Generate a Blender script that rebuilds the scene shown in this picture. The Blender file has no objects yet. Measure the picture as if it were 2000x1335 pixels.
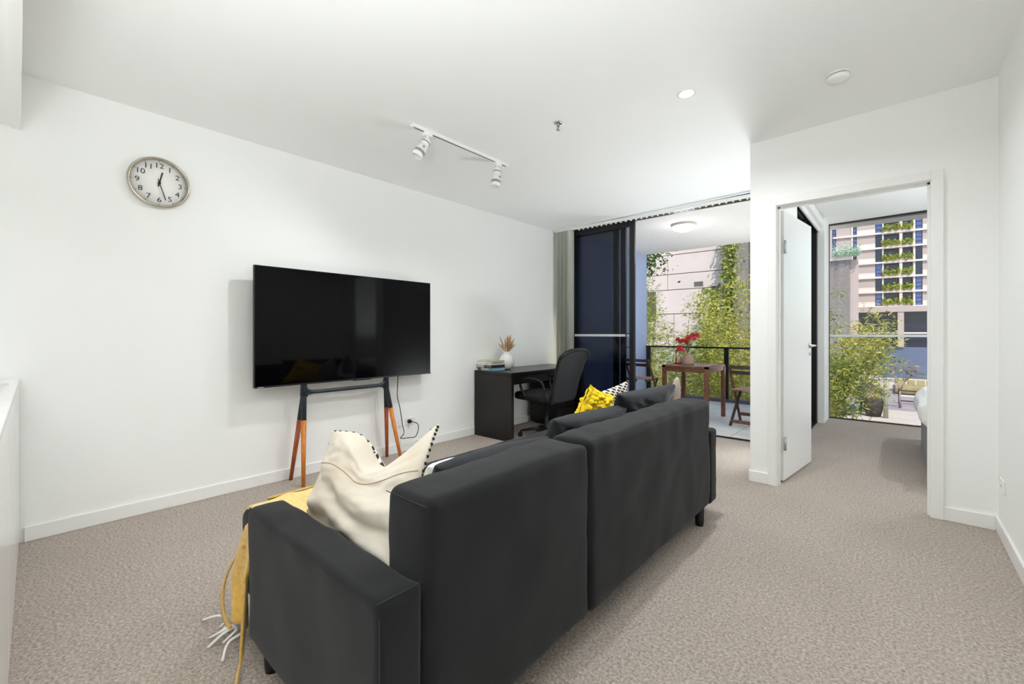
import bpy, bmesh, math, random
import numpy as np
from mathutils import Vector, Matrix, noise
R = math.radians
PI = math.pi
sc = bpy.context.scene
col = sc.collection

# ---------------------------------------------------------------- camera
cam_d = bpy.data.cameras.new('camera')
cam_d.sensor_width = 36; cam_d.lens = 851 / 2000 * 36; cam_d.shift_y = -17.5 / 2000
cam_d.clip_start = 0.02; cam_d.clip_end = 600
cam = bpy.data.objects.new('camera', cam_d); col.objects.link(cam)
cam.location = (0, 0, 1.15); cam.rotation_euler = (R(90), 0, R(41.43))
sc.camera = cam
# ---------------------------------------------------------------- world, sun, exposure
w = bpy.data.worlds.new('sky'); sc.world = w; w.use_nodes = True
wn = w.node_tree.nodes; wl = w.node_tree.links
sky = wn.new('ShaderNodeTexSky'); sky.sky_type = 'NISHITA'; sky.sun_disc = False
sky.sun_elevation = R(59); sky.sun_rotation = R(147); sky.altitude = 50; sky.dust_density = 1.5
wl.new(sky.outputs[0], wn['Background'].inputs[0]); wn['Background'].inputs[1].default_value = 0.25
sun_d = bpy.data.lights.new('sun', 'SUN'); sun_d.energy = 4.3; sun_d.angle = R(0.6); sun_d.color = (1, .93, .82)
sun = bpy.data.objects.new('sun', sun_d); col.objects.link(sun); sun.rotation_euler = (R(31), 0, R(33))
sc.view_settings.view_transform = 'Standard'; sc.view_settings.look = 'None'
sc.view_settings.gamma = 1; sc.view_settings.exposure = 0.0; sc.view_settings.use_curve_mapping = False
sc.cycles.max_bounces = 16; sc.cycles.diffuse_bounces = 10; sc.cycles.glossy_bounces = 5; sc.cycles.transparent_max_bounces = 16
POW = dict(flash=10, fill2=57, fill3=25, fill4=24, fill5=44, down=20, downb=2, spot=36, bed=16, oyster=4)     # lamp powers in watts
# unseen area lamps added to brighten the rooms by way of the ceiling
def add_fill(loc, rot, sx, sy, e, spread=175):
    d = bpy.data.lights.new('added_fill', 'AREA'); d.shape = 'RECTANGLE'; d.size = sx; d.size_y = sy; d.energy = e; d.color = (.93, .975, 1); d.spread = R(spread)
    o = bpy.data.objects.new('added_fill', d); col.objects.link(o); o.location = loc; o.rotation_euler = rot
add_fill((-1.6, -1.6, 1.0), (R(180 - 15), 0, 0), 2.6, 1.2, POW['flash'], 140)
add_fill((-.25, -.45, 1.35), (R(180 - 18), 0, R(35)), .6, .4, POW['fill2'], 138)
add_fill((-.97, 4.45, .20), (R(180), R(-4), 0), .25, .8, POW['fill3'], 150)      # added fill, hidden behind the partition end
add_fill((-1.2, 7.0, .5), (R(180), R(-15), 0), .5, .5, POW['fill4'], 150)      # added fill on the balcony, hidden round the corner
add_fill((1.9, 5.6, .8), (R(180), 0, 0), .6, .6, POW['fill5'], 150)      # added fill, out of view in the bedroom

# ---------------------------------------------------------------- helpers
def lin(c):
    return tuple(((x / 255) / 12.92 if x / 255 <= .04045 else ((x / 255 + .055) / 1.055) ** 2.4) for x in c) + (1,)

MATS = {}
def mat(name, c, rough=.6, metal=0, var=.0, vscale=4, bump=0, bscale=60, bdist=.002, stretch=None, c2=None, spec=.5,
        sheen=0, emit=None, estr=0, coat=0, trans=0, detail=3):
    m = bpy.data.materials.new(name); m.use_nodes = True
    nt = m.node_tree; n = nt.nodes; l = nt.links; b = n['Principled BSDF']
    b.inputs['Base Color'].default_value = lin(c); b.inputs['Roughness'].default_value = rough
    b.inputs['Metallic'].default_value = metal; b.inputs['Specular IOR Level'].default_value = spec
    if sheen: b.inputs['Sheen Weight'].default_value = sheen; b.inputs['Sheen Roughness'].default_value = .5
    if coat: b.inputs['Coat Weight'].default_value = coat
    if trans: b.inputs['Transmission Weight'].default_value = trans
    if emit: b.inputs['Emission Color'].default_value = lin(emit); b.inputs['Emission Strength'].default_value = estr
    if var or c2 or bump:
        tc = n.new('ShaderNodeTexCoord'); mp = n.new('ShaderNodeMapping'); l.new(tc.outputs['Object'], mp.inputs[0])
        if stretch: mp.inputs['Scale'].default_value = stretch
    if var or c2:
        t = n.new('ShaderNodeTexNoise'); t.inputs['Scale'].default_value = vscale; t.inputs['Detail'].default_value = detail
        l.new(mp.outputs[0], t.inputs['Vector'])
        r = n.new('ShaderNodeValToRGB'); a = lin(c)
        cc = lin(c2) if c2 else tuple(x * (1 - var) for x in a[:3]) + (1,)
        r.color_ramp.elements[0].color = cc; r.color_ramp.elements[1].color = a
        r.color_ramp.elements[0].position = .32; r.color_ramp.elements[1].position = .68
        l.new(t.outputs[0], r.inputs[0]); l.new(r.outputs[0], b.inputs['Base Color'])
    if bump:
        t = n.new('ShaderNodeTexNoise'); t.inputs['Scale'].default_value = bscale; t.inputs['Detail'].default_value = 3
        l.new(mp.outputs[0], t.inputs['Vector'])
        bp = n.new('ShaderNodeBump'); bp.inputs['Strength'].default_value = bump; bp.inputs['Distance'].default_value = bdist
        l.new(t.outputs[0], bp.inputs['Height']); l.new(bp.outputs[0], b.inputs['Normal'])
    MATS[name] = m
    return m

def glass_mat(name, tint, gloss=.06, rough=0):
    m = bpy.data.materials.new(name); m.use_nodes = True
    nt = m.node_tree; n = nt.nodes; l = nt.links; n.remove(n['Principled BSDF'])
    t = n.new('ShaderNodeBsdfTransparent'); t.inputs[0].default_value = tuple(tint) + (1,)
    g = n.new('ShaderNodeBsdfGlossy'); g.inputs['Roughness'].default_value = rough
    f = n.new('ShaderNodeFresnel'); f.inputs[0].default_value = 1.35
    mx = n.new('ShaderNodeMixShader'); l.new(f.outputs[0], mx.inputs[0]); l.new(t.outputs[0], mx.inputs[1]); l.new(g.outputs[0], mx.inputs[2])
    l.new(mx.outputs[0], n['Material Output'].inputs[0])
    return m

def leaf_mat(name, c1, c2, transl=.35):
    m = bpy.data.materials.new(name); m.use_nodes = True
    nt = m.node_tree; n = nt.nodes; l = nt.links; b = n['Principled BSDF']; b.inputs['Roughness'].default_value = .5
    g = n.new('ShaderNodeNewGeometry'); r = n.new('ShaderNodeValToRGB')
    r.color_ramp.elements[0].color = lin(c1); r.color_ramp.elements[1].color = lin(c2)
    l.new(g.outputs['Random Per Island'], r.inputs[0]); l.new(r.outputs[0], b.inputs['Base Color'])
    t = n.new('ShaderNodeBsdfTranslucent'); l.new(r.outputs[0], t.inputs[0])
    mx = n.new('ShaderNodeMixShader'); mx.inputs[0].default_value = transl
    l.new(b.outputs[0], mx.inputs[1]); l.new(t.outputs[0], mx.inputs[2]); l.new(mx.outputs[0], n['Material Output'].inputs[0])
    return m

def tag(o, label=None, cat=None, group=None, kind=None):
    if label: o['label'] = label
    if cat: o['category'] = cat
    if group: o['group'] = group
    if kind: o['kind'] = kind
    return o

def empty(name, loc=(0, 0, 0), rz=0, label=None, cat=None, group=None, rot=None):
    o = bpy.data.objects.new(name, None); col.objects.link(o); o.empty_display_size = .1
    o.location = loc; o.rotation_euler = rot if rot else (0, 0, rz)
    return tag(o, label, cat, group)

class MB:
    """collects shapes and links them as one mesh object"""
    def __init__(s): s.bm = bmesh.new()
    def box(s, c, d, r=0, seg=2, rot=None, mi=0):
        g = bmesh.ops.create_cube(s.bm, size=1)['verts']
        M = Matrix.Translation(c) @ (rot.to_4x4() if rot else Matrix.Identity(4)) @ Matrix.Diagonal((d[0], d[1], d[2], 1))
        bmesh.ops.transform(s.bm, matrix=M, verts=g)
        fs = list({f for v in g for f in v.link_faces})
        for f in fs: f.material_index = mi
        if r:
            es = list({e for v in g for e in v.link_edges})
            bmesh.ops.bevel(s.bm, geom=es, offset=r, segments=seg, profile=.5, affect='EDGES', clamp_overlap=True)
        return s
    def bb(s, x0, x1, y0, y1, z0, z1, r=0, seg=2, mi=0):
        return s.box(((x0 + x1) / 2, (y0 + y1) / 2, (z0 + z1) / 2), (abs(x1 - x0), abs(y1 - y0), abs(z1 - z0)), r, seg, mi=mi)
    def tube(s, pts, rad, n=10, cap=True, mi=0, flat=1.0):
        pts = [Vector(p) for p in pts]
        rads = rad if isinstance(rad, (list, tuple)) else [rad] * len(pts)
        rings = []; up = None
        for i, p in enumerate(pts):
            t = (pts[min(i + 1, len(pts) - 1)] - pts[max(i - 1, 0)]).normalized()
            if up is None:
                up = Vector((0, 0, 1)) if abs(t.z) < .9 else Vector((1, 0, 0))
            a = t.cross(up)
            if a.length < 1e-6: a = t.orthogonal()
            a.normalize(); b = t.cross(a).normalized(); up = b.cross(t) if False else up
            rings.append([s.bm.verts.new(p + (a * math.cos(2 * PI * k / n) + b * math.sin(2 * PI * k / n) * flat) * rads[i]) for k in range(n)])
        for i in range(len(rings) - 1):
            for k in range(n):
                f = s.bm.faces.new((rings[i][k], rings[i][(k + 1) % n], rings[i + 1][(k + 1) % n], rings[i + 1][k])); f.smooth = True; f.material_index = mi
        if cap:
            for rg in (rings[0][::-1], rings[-1]):
                f = s.bm.faces.new(rg); f.material_index = mi
        return s
    def lathe(s, prof, n=24, M=None, mi=0, cap=True):
        rings = []
        for (r, z) in prof:
            rings.append([s.bm.verts.new((r * math.cos(2 * PI * k / n), r * math.sin(2 * PI * k / n), z)) for k in range(n)])
        for i in range(len(rings) - 1):
            for k in range(n):
                f = s.bm.faces.new((rings[i][k], rings[i][(k + 1) % n], rings[i + 1][(k + 1) % n], rings[i + 1][k])); f.smooth = True; f.material_index = mi
        if cap:
            for rg, rr in ((rings[0][::-1], prof[0][0]), (rings[-1], prof[-1][0])):
                if rr > 1e-5:
                    f = s.bm.faces.new(rg); f.material_index = mi
        if M is not None:
            bmesh.ops.transform(s.bm, matrix=M, verts=[v for rg in rings for v in rg])
        return s
    def poly(s, pts2, h0, h1, M=None, mi=0):
        a = [s.bm.verts.new((x, y, h0)) for x, y in pts2]; b = [s.bm.verts.new((x, y, h1)) for x, y in pts2]
        s.bm.faces.new(a[::-1]).material_index = mi; s.bm.faces.new(b).material_index = mi
        k = len(a)
        for i in range(k): s.bm.faces.new((a[i], a[(i + 1) % k], b[(i + 1) % k], b[i])).material_index = mi
        if M is not None: bmesh.ops.transform(s.bm, matrix=M, verts=a + b)
        return s
    def build(s, name, m, parent=None, smooth=False, loc=None, **kw):
        me = bpy.data.meshes.new(name)
        bmesh.ops.recalc_face_normals(s.bm, faces=s.bm.faces)
        if smooth:
            for f in s.bm.faces: f.smooth = True
        s.bm.to_mesh(me); s.bm.free()
        for mm in (m if isinstance(m, (list, tuple)) else [m]): me.materials.append(mm)
        o = bpy.data.objects.new(name, me); col.objects.link(o)
        if parent: o.parent = parent
        if loc: o.location = loc
        return tag(o, **kw)

def copy_tree(o, parent=None):
    c = o.copy(); col.objects.link(c); c.parent = parent
    for ch in list(o.children): copy_tree(ch, c)
    return c

def fabric_box(size, r, res=.04, wrinkle=.004, wscale=6, seed=0, puff=.0, fn=None):
    """rounded upholstered block centred on the origin, with soft creases"""
    sx, sy, sz = [v / 2 for v in size]
    def line(h):
        k = max(2, int((2 * h - 2 * r) / res)); a = [-h, -h + r * .25, -h + r * .6]
        a += [-h + r + (2 * h - 2 * r) * i / k for i in range(k + 1)]; a += [h - r * .6, h - r * .25, h]
        return a
    L = [line(sx), line(sy), line(sz)]; H = (sx, sy, sz)
    bm = bmesh.new()
    for ax in range(3):
        u, v = (ax + 1) % 3, (ax + 2) % 3
        for sg in (-1, 1):
            g = []
            for a in L[u]:
                row = []
                for b in L[v]:
                    p = [0, 0, 0]; p[ax] = sg * H[ax]; p[u] = a; p[v] = b
                    q = [max(-H[i] + r, min(H[i] - r, p[i])) for i in range(3)]
                    d = Vector(p) - Vector(q); nrm = d.normalized(); P = Vector(q) + nrm * r
                    pf = 1
                    for i in range(3):
                        if abs(nrm[i]) < .8: pf *= max(0, 1 - (P[i] / H[i]) ** 2)
                    nz = noise.noise(Vector((P.x * wscale + seed, P.y * wscale, P.z * wscale)))
                    nz2 = noise.noise(Vector((P.x * wscale * 3 + seed, P.y * wscale * 3 + 9, P.z * wscale * 3)))
                    P = P + nrm * (wrinkle * (nz + .4 * nz2) + puff * pf)
                    if fn: P = fn(P, nrm)
                    row.append(bm.verts.new(P))
                g.append(row)
            for i in range(len(g) - 1):
                for j in range(len(g[0]) - 1):
                    bm.faces.new((g[i][j], g[i + 1][j], g[i + 1][j + 1], g[i][j + 1])).smooth = True
    bmesh.ops.remove_doubles(bm, verts=bm.verts, dist=1e-4)
    return bm

def from_bm(bm, name, m, parent=None, loc=(0, 0, 0), rot=None, **kw):
    s = MB(); s.bm.free(); s.bm = bm
    o = s.build(name, m, parent, **kw); o.location = loc
    if rot: o.rotation_euler = rot
    return o

EDGE = {}
def quad_cushion(TL, TR, BR, BL, th, conc=.10, dip=0, dip_s=.5, dipw=.25, ear=0, wr=.006, seed=0, n=40, lumps=0, pw=.5, side=1, fold=0):
    """cushion spanned between four corner points; returns a bmesh with material 0 on one face and 1 on the other"""
    TL, TR, BR, BL = [Vector(p) for p in (TL, TR, BR, BL)]
    nrm = ((TR - BL).cross(TL - BR)).normalized() * side
    up = ((TL + TR) / 2 - (BL + BR) / 2).normalized()
    bm = bmesh.new()
    G = []; EDGE.clear()
    for sd in (1, -1):
        g = []
        for i in range(n + 1):
            row = []
            for j in range(n + 1):
                s = .5 - .5 * math.cos(PI * i / n); t = .5 - .5 * math.cos(PI * j / n)
                s = .6 * s + .4 * i / n; t = .6 * t + .4 * j / n
                s2 = .5 + (s - .5) * (1 - conc * (1 - (2 * t - 1) ** 2)); t2 = .5 + (t - .5) * (1 - conc * (1 - (2 * s - 1) ** 2))
                P = BL.lerp(BR, s2).lerp(TL.lerp(TR, s2), t2)
                T = th / 2 * max(0, math.sin(PI * s) * math.sin(PI * t)) ** pw
                d = math.exp(-((s - dip_s) / dipw) ** 2)
                P -= up * dip * d * t2 ** 2
                edge = min(s, 1 - s, t, 1 - t) * 8; edge = min(1, edge)
                nz = noise.noise(Vector((s * 4 + seed, t * 4, sd * 3.))) + .5 * noise.noise(Vector((s * 9 + seed, t * 12, sd * 5.)))
                off = T + wr * nz * edge * 1.6
                if fold:
                    off += fold * edge * (1 - t) * math.sin((t * 9 + s * 3.5 + seed) * 2.2 + 2 * noise.noise(Vector((s * 3, t * 2, seed)))) * .5
                if lumps:
                    dv = noise.voronoi(Vector((s * lumps, t * lumps, sd * 4.)))[0][0]; off += (.026 * (1 - min(1, dv * 1.5) ** 2) - .008) * min(1, edge + .3)
                P = P + nrm * sd * off
                if ear: P = P + nrm * ear * (t ** 3) * (abs(2 * s - 1) ** 2)
                row.append(bm.verts.new(P))
            g.append(row)
        G.append(g); EDGE[sd] = [[v.co.copy() for v in r_] for r_ in g]
        for i in range(n):
            for j in range(n):
                f = bm.faces.new((g[i][j], g[i + 1][j], g[i + 1][j + 1], g[i][j + 1])); f.smooth = True; f.material_index = 0 if sd > 0 else 1
    bmesh.ops.remove_doubles(bm, verts=bm.verts, dist=2e-4)
    return bm

def text_obj(body, size, m, parent, M, name='lettering', depth=.0006, align='CENTER', sx=1.0):
    c = bpy.data.curves.new(name, 'FONT'); c.body = body; c.size = size; c.extrude = depth
    c.align_x = align; c.align_y = 'CENTER'; c.resolution_u = 3
    t = bpy.data.objects.new('t', c); col.objects.link(t)
    dg = bpy.context.evaluated_depsgraph_get(); dg.update()
    me = bpy.data.meshes.new_from_object(t.evaluated_get(dg)); bpy.data.objects.remove(t)
    me.transform(Matrix.Diagonal((sx, 1, 1, 1))); me.transform(M); me.materials.clear(); me.materials.append(m)
    o = bpy.data.objects.new(name, me); col.objects.link(o); o.parent = parent
    return o

def axes(X, Y, Z, loc=(0, 0, 0)):
    M = Matrix.Identity(4)
    for i, v in enumerate((X, Y, Z)):
        for k in range(3): M[k][i] = v[k]
    M.translation = Vector(loc)
    return M

# ---------------------------------------------------------------- materials
paint = mat('wall_paint', (245, 246, 244), .75, bump=.15, bscale=90, bdist=.001, spec=.25)
ceil_m = mat('ceiling_paint', (246, 247, 246), .85, bump=.1, bscale=70, bdist=.001, spec=.2)
gloss_w = mat('satin_white', (240, 240, 238), .3, spec=.4)
lac_w = mat('white_laminate', (238, 238, 236), .18, spec=.5)
stone_w = mat('white_benchtop', (243, 243, 241), .15, spec=.5, c2=(230, 230, 228), vscale=40)
blackal = mat('black_aluminium', (38, 37, 38), .35, spec=.5, metal=.3)
black_m = mat('black_metal', (22, 22, 24), .35)
navy_m = mat('dark_navy_metal', (33, 42, 52), .45)
sofa_m = mat('charcoal_fabric', (25, 25, 28), .9, c2=(19, 19, 21), vscale=3, bump=.5, bscale=900, bdist=.0008, sheen=.10, spec=.25)
cush_m = mat('dark_grey_fabric', (46, 48, 52), .85, c2=(32, 34, 38), vscale=8, bump=.5, bscale=700, bdist=.001, sheen=.1, spec=.25)
cush_b = mat('black_satin_fabric', (28, 31, 39), .6, c2=(20, 22, 29), vscale=8, bump=.4, bscale=700, bdist=.001, sheen=.06, spec=.3)
cream = mat('cream_linen', (220, 211, 196), .9, c2=(208, 196, 178), vscale=5, bump=.4, bscale=420, bdist=.001)
beige_f = mat('beige_linen', (186, 172, 160), .9, c2=(168, 154, 142), vscale=9, bump=.4, bscale=420, bdist=.001)
yel_k = mat('yellow_chunky_wool', (250, 220, 15), .8, c2=(232, 190, 8), vscale=18, bump=.6, bscale=250, bdist=.002)
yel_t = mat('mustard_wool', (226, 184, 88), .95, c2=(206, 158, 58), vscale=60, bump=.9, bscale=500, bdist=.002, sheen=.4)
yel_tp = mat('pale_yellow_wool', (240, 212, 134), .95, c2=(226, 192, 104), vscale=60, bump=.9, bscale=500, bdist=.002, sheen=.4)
white_f = mat('white_cotton', (238, 236, 232), .9, bump=.3, bscale=300)
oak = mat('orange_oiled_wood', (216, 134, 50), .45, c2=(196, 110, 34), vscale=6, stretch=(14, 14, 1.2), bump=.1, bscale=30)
oak_shade = mat('orange_wood_shaded', (168, 84, 36), .45, c2=(148, 66, 26), vscale=6, stretch=(14, 14, 1.2), bump=.1, bscale=30)  # same wood for the rear legs, with their shade put into the colour
desk_m = mat('black_brown_veneer', (22, 18, 17), .28, c2=(15, 12, 11), vscale=5, stretch=(6, 6, .8), spec=.4)
acacia = mat('acacia_wood', (126, 82, 58), .5, c2=(92, 54, 38), vscale=7, stretch=(4, 4, 4), bump=.2, bscale=50)
acacia_l = mat('worn_acacia_wood', (176, 150, 136), .55, c2=(140, 108, 90), vscale=9, bump=.2, bscale=50)
acacia_d = mat('dark_acacia_wood', (62, 46, 42), .5, c2=(46, 34, 32), vscale=9)
chrome = mat('brushed_steel', (200, 200, 198), .22, metal=1)
clock_m = mat('warm_brushed_steel', (196, 188, 172), .22, metal=1)
ink = mat('black_ink', (40, 38, 38), .5)
face_m = mat('clock_face_white', (240, 238, 236), .5)
tv_m = mat('tv_glass', (4, 4, 6), .05, spec=.14)
plast = mat('black_plastic', (16, 16, 18), .42, spec=.4)
mesh_m = mat('black_chair_mesh', (19, 21, 26), .6, bump=.8, bscale=900, bdist=.001)
blind_m = mat('grey_green_blind_fabric', (238, 240, 230), .85, bump=.2, bscale=300)
bluewall = mat('blue_grey_render', (186, 199, 230), .85, bump=.3, bscale=160)
conc_c = mat('textured_balcony_soffit', (240, 236, 230), .9, bump=.6, bscale=45, bdist=.004, c2=(230, 226, 220), vscale=30)
tile_m = mat('grey_stone_tile', (232, 232, 232), .5, c2=(214, 215, 216), vscale=4, bump=.1)
grout = mat('dark_grout', (120, 120, 120), .9)
panel_m = mat('pale_precast_concrete', (226, 214, 208), .85, c2=(214, 202, 196), vscale=.8, bump=.3, bscale=20)
grey_c = mat('grey_concrete', (150, 143, 138), .9, c2=(134, 128, 124), vscale=2)
joint_m = mat('dark_joint', (95, 88, 84), .9)
tow_w = mat('tower_render_taupe', (196, 180, 174), .9)
tow_b = mat('tower_slab_cream', (236, 222, 214), .9)
tow_g = mat('tower_blue_glass', (84, 104, 168), .12, spec=.6)
tow_d = mat('tower_dark_glass', (34, 42, 66), .12, spec=.6)
tow_dark = mat('tower_recess', (40, 42, 48), .8)
tow_shade = mat('tower_base_shaded', (104, 116, 142), .8)  # tower's lower garage wall, with its shadow put into the blue-grey colour
asphalt = mat('pale_road', (158, 148, 150), .9, c2=(146, 136, 138), vscale=.6)
path_m = mat('pale_footpath', (196, 184, 174), .9, c2=(184, 172, 162), vscale=.8)
grass_m = mat('dry_grass_ground', (170, 150, 112), .95, c2=(146, 134, 88), vscale=.9)
soil = mat('soil', (70, 58, 46), .95)
pot_w = mat('white_ceramic', (236, 232, 230), .35)
clay = mat('pinkish_clay', (186, 160, 140), .8, c2=(170, 142, 122), vscale=14)
straw = mat('dried_grass', (206, 176, 140), .9, c2=(176, 134, 92), vscale=40)
red_m = mat('red_lacquer', (190, 24, 22), .35)
red_f = mat('red_petals', (206, 44, 38), .7, c2=(170, 24, 30), vscale=60)
pinkf = mat('pink_petals', (214, 96, 108), .7, c2=(190, 60, 70), vscale=60)
stem_g = mat('green_stems', (92, 104, 62), .7)
candle = mat('candle_wax', (236, 226, 208), .6)
leafY = leaf_mat('bamboo_leaves_yellow', (150, 160, 54), (240, 226, 130))
leafG = leaf_mat('bamboo_leaves_green', (78, 112, 40), (206, 208, 104))
leafD = leaf_mat('dark_green_leaves', (34, 66, 28), (96, 128, 48))
leafP = leaf_mat('planter_leaves', (84, 122, 24), (222, 222, 80), .2)
leafT = leaf_mat('tan_leaves', (170, 150, 96), (214, 196, 150), .3)
leafO = leaf_mat('orange_leaves', (196, 128, 50), (230, 190, 80), .3)
cane = mat('bamboo_cane', (156, 160, 80), .5)
bark = mat('pale_bark', (150, 134, 128), .9)
glassC = glass_mat('clear_glass', (.93, .95, .95))
glassT = glass_mat('grey_tinted_glass', (.58, .60, .64))
glassB = glass_mat('balustrade_glass', (.88, .92, .90))
decal = mat('frosted_safety_strip', (214, 218, 222), .6)
shade_m = mat('opal_diffuser', (250, 246, 236), .4, emit=(255, 244, 224), estr=1.6)
lampE = mat('downlight_led', (255, 255, 255), .4, emit=(255, 252, 246), estr=14)
pendE = mat('opal_pendant_glass', (250, 248, 244), .4, emit=(255, 250, 240), estr=2)

# carpet: looped pile, procedural
carpet = bpy.data.materials.new('loop_pile_carpet'); carpet.use_nodes = True
def make_carpet():
    nt = carpet.node_tree; n = nt.nodes; l = nt.links; b = n['Principled BSDF']
    b.inputs['Roughness'].default_value = .95; b.inputs['Specular IOR Level'].default_value = .15
    tc = n.new('ShaderNodeTexCoord')
    mp = n.new('ShaderNodeMapping'); l.new(tc.outputs['Object'], mp.inputs[0]); mp.inputs['Scale'].default_value = (1, .7, 1)
    v = n.new('ShaderNodeTexVoronoi'); v.inputs['Scale'].default_value = 210; l.new(mp.outputs[0], v.inputs['Vector'])
    n1 = n.new('ShaderNodeTexNoise'); n1.inputs['Scale'].default_value = 90; n1.inputs['Detail'].default_value = 6; l.new(tc.outputs['Object'], n1.inputs['Vector'])
    n2 = n.new('ShaderNodeTexNoise'); n2.inputs['Scale'].default_value = 1.3; n2.inputs['Detail'].default_value = 3; l.new(tc.outputs['Object'], n2.inputs['Vector'])
    r1 = n.new('ShaderNodeValToRGB'); r1.color_ramp.elements[0].position = .3; r1.color_ramp.elements[1].position = .72
    r1.color_ramp.elements[0].color = lin((170, 157, 145)); r1.color_ramp.elements[1].color = lin((232, 221, 211)); l.new(n1.outputs[0], r1.inputs[0])
    r2 = n.new('ShaderNodeValToRGB'); r2.color_ramp.elements[0].position = .3; r2.color_ramp.elements[1].position = .75
    r2.color_ramp.elements[0].color = (.90, .89, .89, 1); r2.color_ramp.elements[1].color = (1, 1, 1, 1); l.new(n2.outputs[0], r2.inputs[0])
    r3 = n.new('ShaderNodeValToRGB'); r3.color_ramp.elements[0].position = .0; r3.color_ramp.elements[1].position = .55
    r3.color_ramp.elements[0].color = (1, 1, 1, 1); r3.color_ramp.elements[1].color = (.72, .71, .70, 1); l.new(v.outputs['Distance'], r3.inputs[0])
    m1 = n.new('ShaderNodeMix'); m1.data_type = 'RGBA'; m1.blend_type = 'MULTIPLY'; m1.inputs[0].default_value = 1
    l.new(r1.outputs[0], m1.inputs[6]); l.new(r2.outputs[0], m1.inputs[7])
    m2 = n.new('ShaderNodeMix'); m2.data_type = 'RGBA'; m2.blend_type = 'MULTIPLY'; m2.inputs[0].default_value = 1
    l.new(m1.outputs[2], m2.inputs[6]); l.new(r3.outputs[0], m2.inputs[7]); l.new(m2.outputs[2], b.inputs['Base Color'])
    bp = n.new('ShaderNodeBump'); bp.inputs['Strength'].default_value = .8; bp.inputs['Distance'].default_value = .004; bp.invert = True
    l.new(v.outputs['Distance'], bp.inputs['Height'])
    bp2 = n.new('ShaderNodeBump'); bp2.inputs['Strength'].default_value = .5; bp2.inputs['Distance'].default_value = .006
    l.new(n1.outputs[0], bp2.inputs['Height']); l.new(bp.outputs[0], bp2.inputs['Normal']); l.new(bp2.outputs[0], b.inputs['Normal'])
make_carpet()

def dash_mat(name, bg, fg, sx, sy, ax=('x', 'z'), w_=.5, mortar=.018):
    m = bpy.data.materials.new(name); m.use_nodes = True
    nt = m.node_tree; n = nt.nodes; l = nt.links; b = n['Principled BSDF']; b.inputs['Roughness'].default_value = .9
    tc = n.new('ShaderNodeTexCoord'); mp = n.new('ShaderNodeMapping'); l.new(tc.outputs['UV'], mp.inputs[0])
    br = n.new('ShaderNodeTexBrick'); br.inputs['Scale'].default_value = sx; br.inputs['Color1'].default_value = lin(fg); br.inputs['Color2'].default_value = lin(fg)
    br.inputs['Mortar'].default_value = lin(bg); br.inputs['Mortar Size'].default_value = mortar; br.inputs['Brick Width'].default_value = w_; br.inputs['Row Height'].default_value = sy
    br.inputs['Mortar Smooth'].default_value = .1
    l.new(mp.outputs[0], br.inputs['Vector']); l.new(br.outputs[0], b.inputs['Base Color'])
    return m
patA = dash_mat('black_and_white_weave', (226, 218, 210), (20, 16, 16), 8, .5, w_=.62, mortar=.11)
patB = dash_mat('black_dash_linen', (228, 220, 206), (26, 24, 24), 11, .5, w_=.8, mortar=.13)

# ================================================================= SETTING
XL, XR, YD, ZC = -3.60, .445, 3.775, 2.57
def cz(x): return 2.570 + .018 * (x + 3.6)
def struct(name, mb, m): return mb.build(name, m, kind='structure')
struct('wall_left', MB().bb(XL - .15, XL, -3.2, 5.25, -.05, 2.8), paint)
struct('wall_right', MB().bb(XR, XR + .1, -3.2, YD + .05, -.05, 2.8), paint)
struct('wall_back', MB().bb(XL - .15, XR + .1, -3.2, -3.05, -.05, 2.8), paint)
DX0, DX1, DZ = -.672, .158, 2.10
struct('wall_front', MB().bb(-.855, DX0 - .02, YD, YD + .1, -.05, 2.8).bb(DX1 + .02, XR + .1, YD, YD + .1, -.05, 2.8)
       .bb(DX0 - .02, DX1 + .02, YD, YD + .1, DZ + .02, 2.8).bb(-.855, -.755, YD + .1, 5.22, -.05, 2.8), paint)
struct('wall_bedroom_right', MB().bb(2.7, 2.8, YD, 7.5, -.05, 2.8), paint)
struct('wall_bedroom_front', MB().bb(XR + .1, 2.8, YD, YD + .1, -.05, 2.8), paint)
struct('wall_column', MB().bb(-.87, -.69, 6.80, 7.36, -.05, 2.8), paint)
m = MB()
for (x0, x1, y0, y1) in ((XL - .15, -.80, -3.2, 5.22), (-.80, 2.8, -3.2, 7.38)):
    a = [m.bm.verts.new((x, y, z)) for z in (cz(0), 2.95) for (x, y) in ((x0, y0), (x1, y0), (x1, y1), (x0, y1))]
    for i, v in enumerate(a):
        if i < 4: v.co.z = cz(v.co.x)
    for f in ((0, 1, 2, 3), (4, 5, 6, 7), (0, 1, 5, 4), (1, 2, 6, 5), (2, 3, 7, 6), (3, 0, 4, 7)): m.bm.faces.new([a[i] for i in f])
struct('ceiling', m, ceil_m)
struct('floor', MB().bb(XL - .1, -.80, -3.2, 5.14, -.08, 0).bb(-.80, 2.8, -3.2, 7.30, -.08, 0), carpet)
# bulkhead over the kitchen
struct('trim_1', MB().bb(XL, -1.2, -.70, -.002, 2.272, 2.62).bb(XL, -1.2, -.024, .010, 2.262, 2.62), gloss_w)
# baseboards
struct('baseboard_left', MB().bb(XL, XL + .012, .02, 4.86, 0, .085, .003, 1), gloss_w)
struct('baseboard_front', MB().bb(-.867, DX0 - .055, YD - .012, YD, 0, .085, .003, 1).bb(DX1 + .055, XR - .012, YD - .012, YD, 0, .085, .003, 1)
       .bb(-.867, -.855, YD - .012, 5.0, 0, .085, .003, 1), gloss_w)
struct('baseboard_right', MB().bb(XR - .012, XR, -3, YD - .0, 0, .085, .003, 1), gloss_w)
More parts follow.
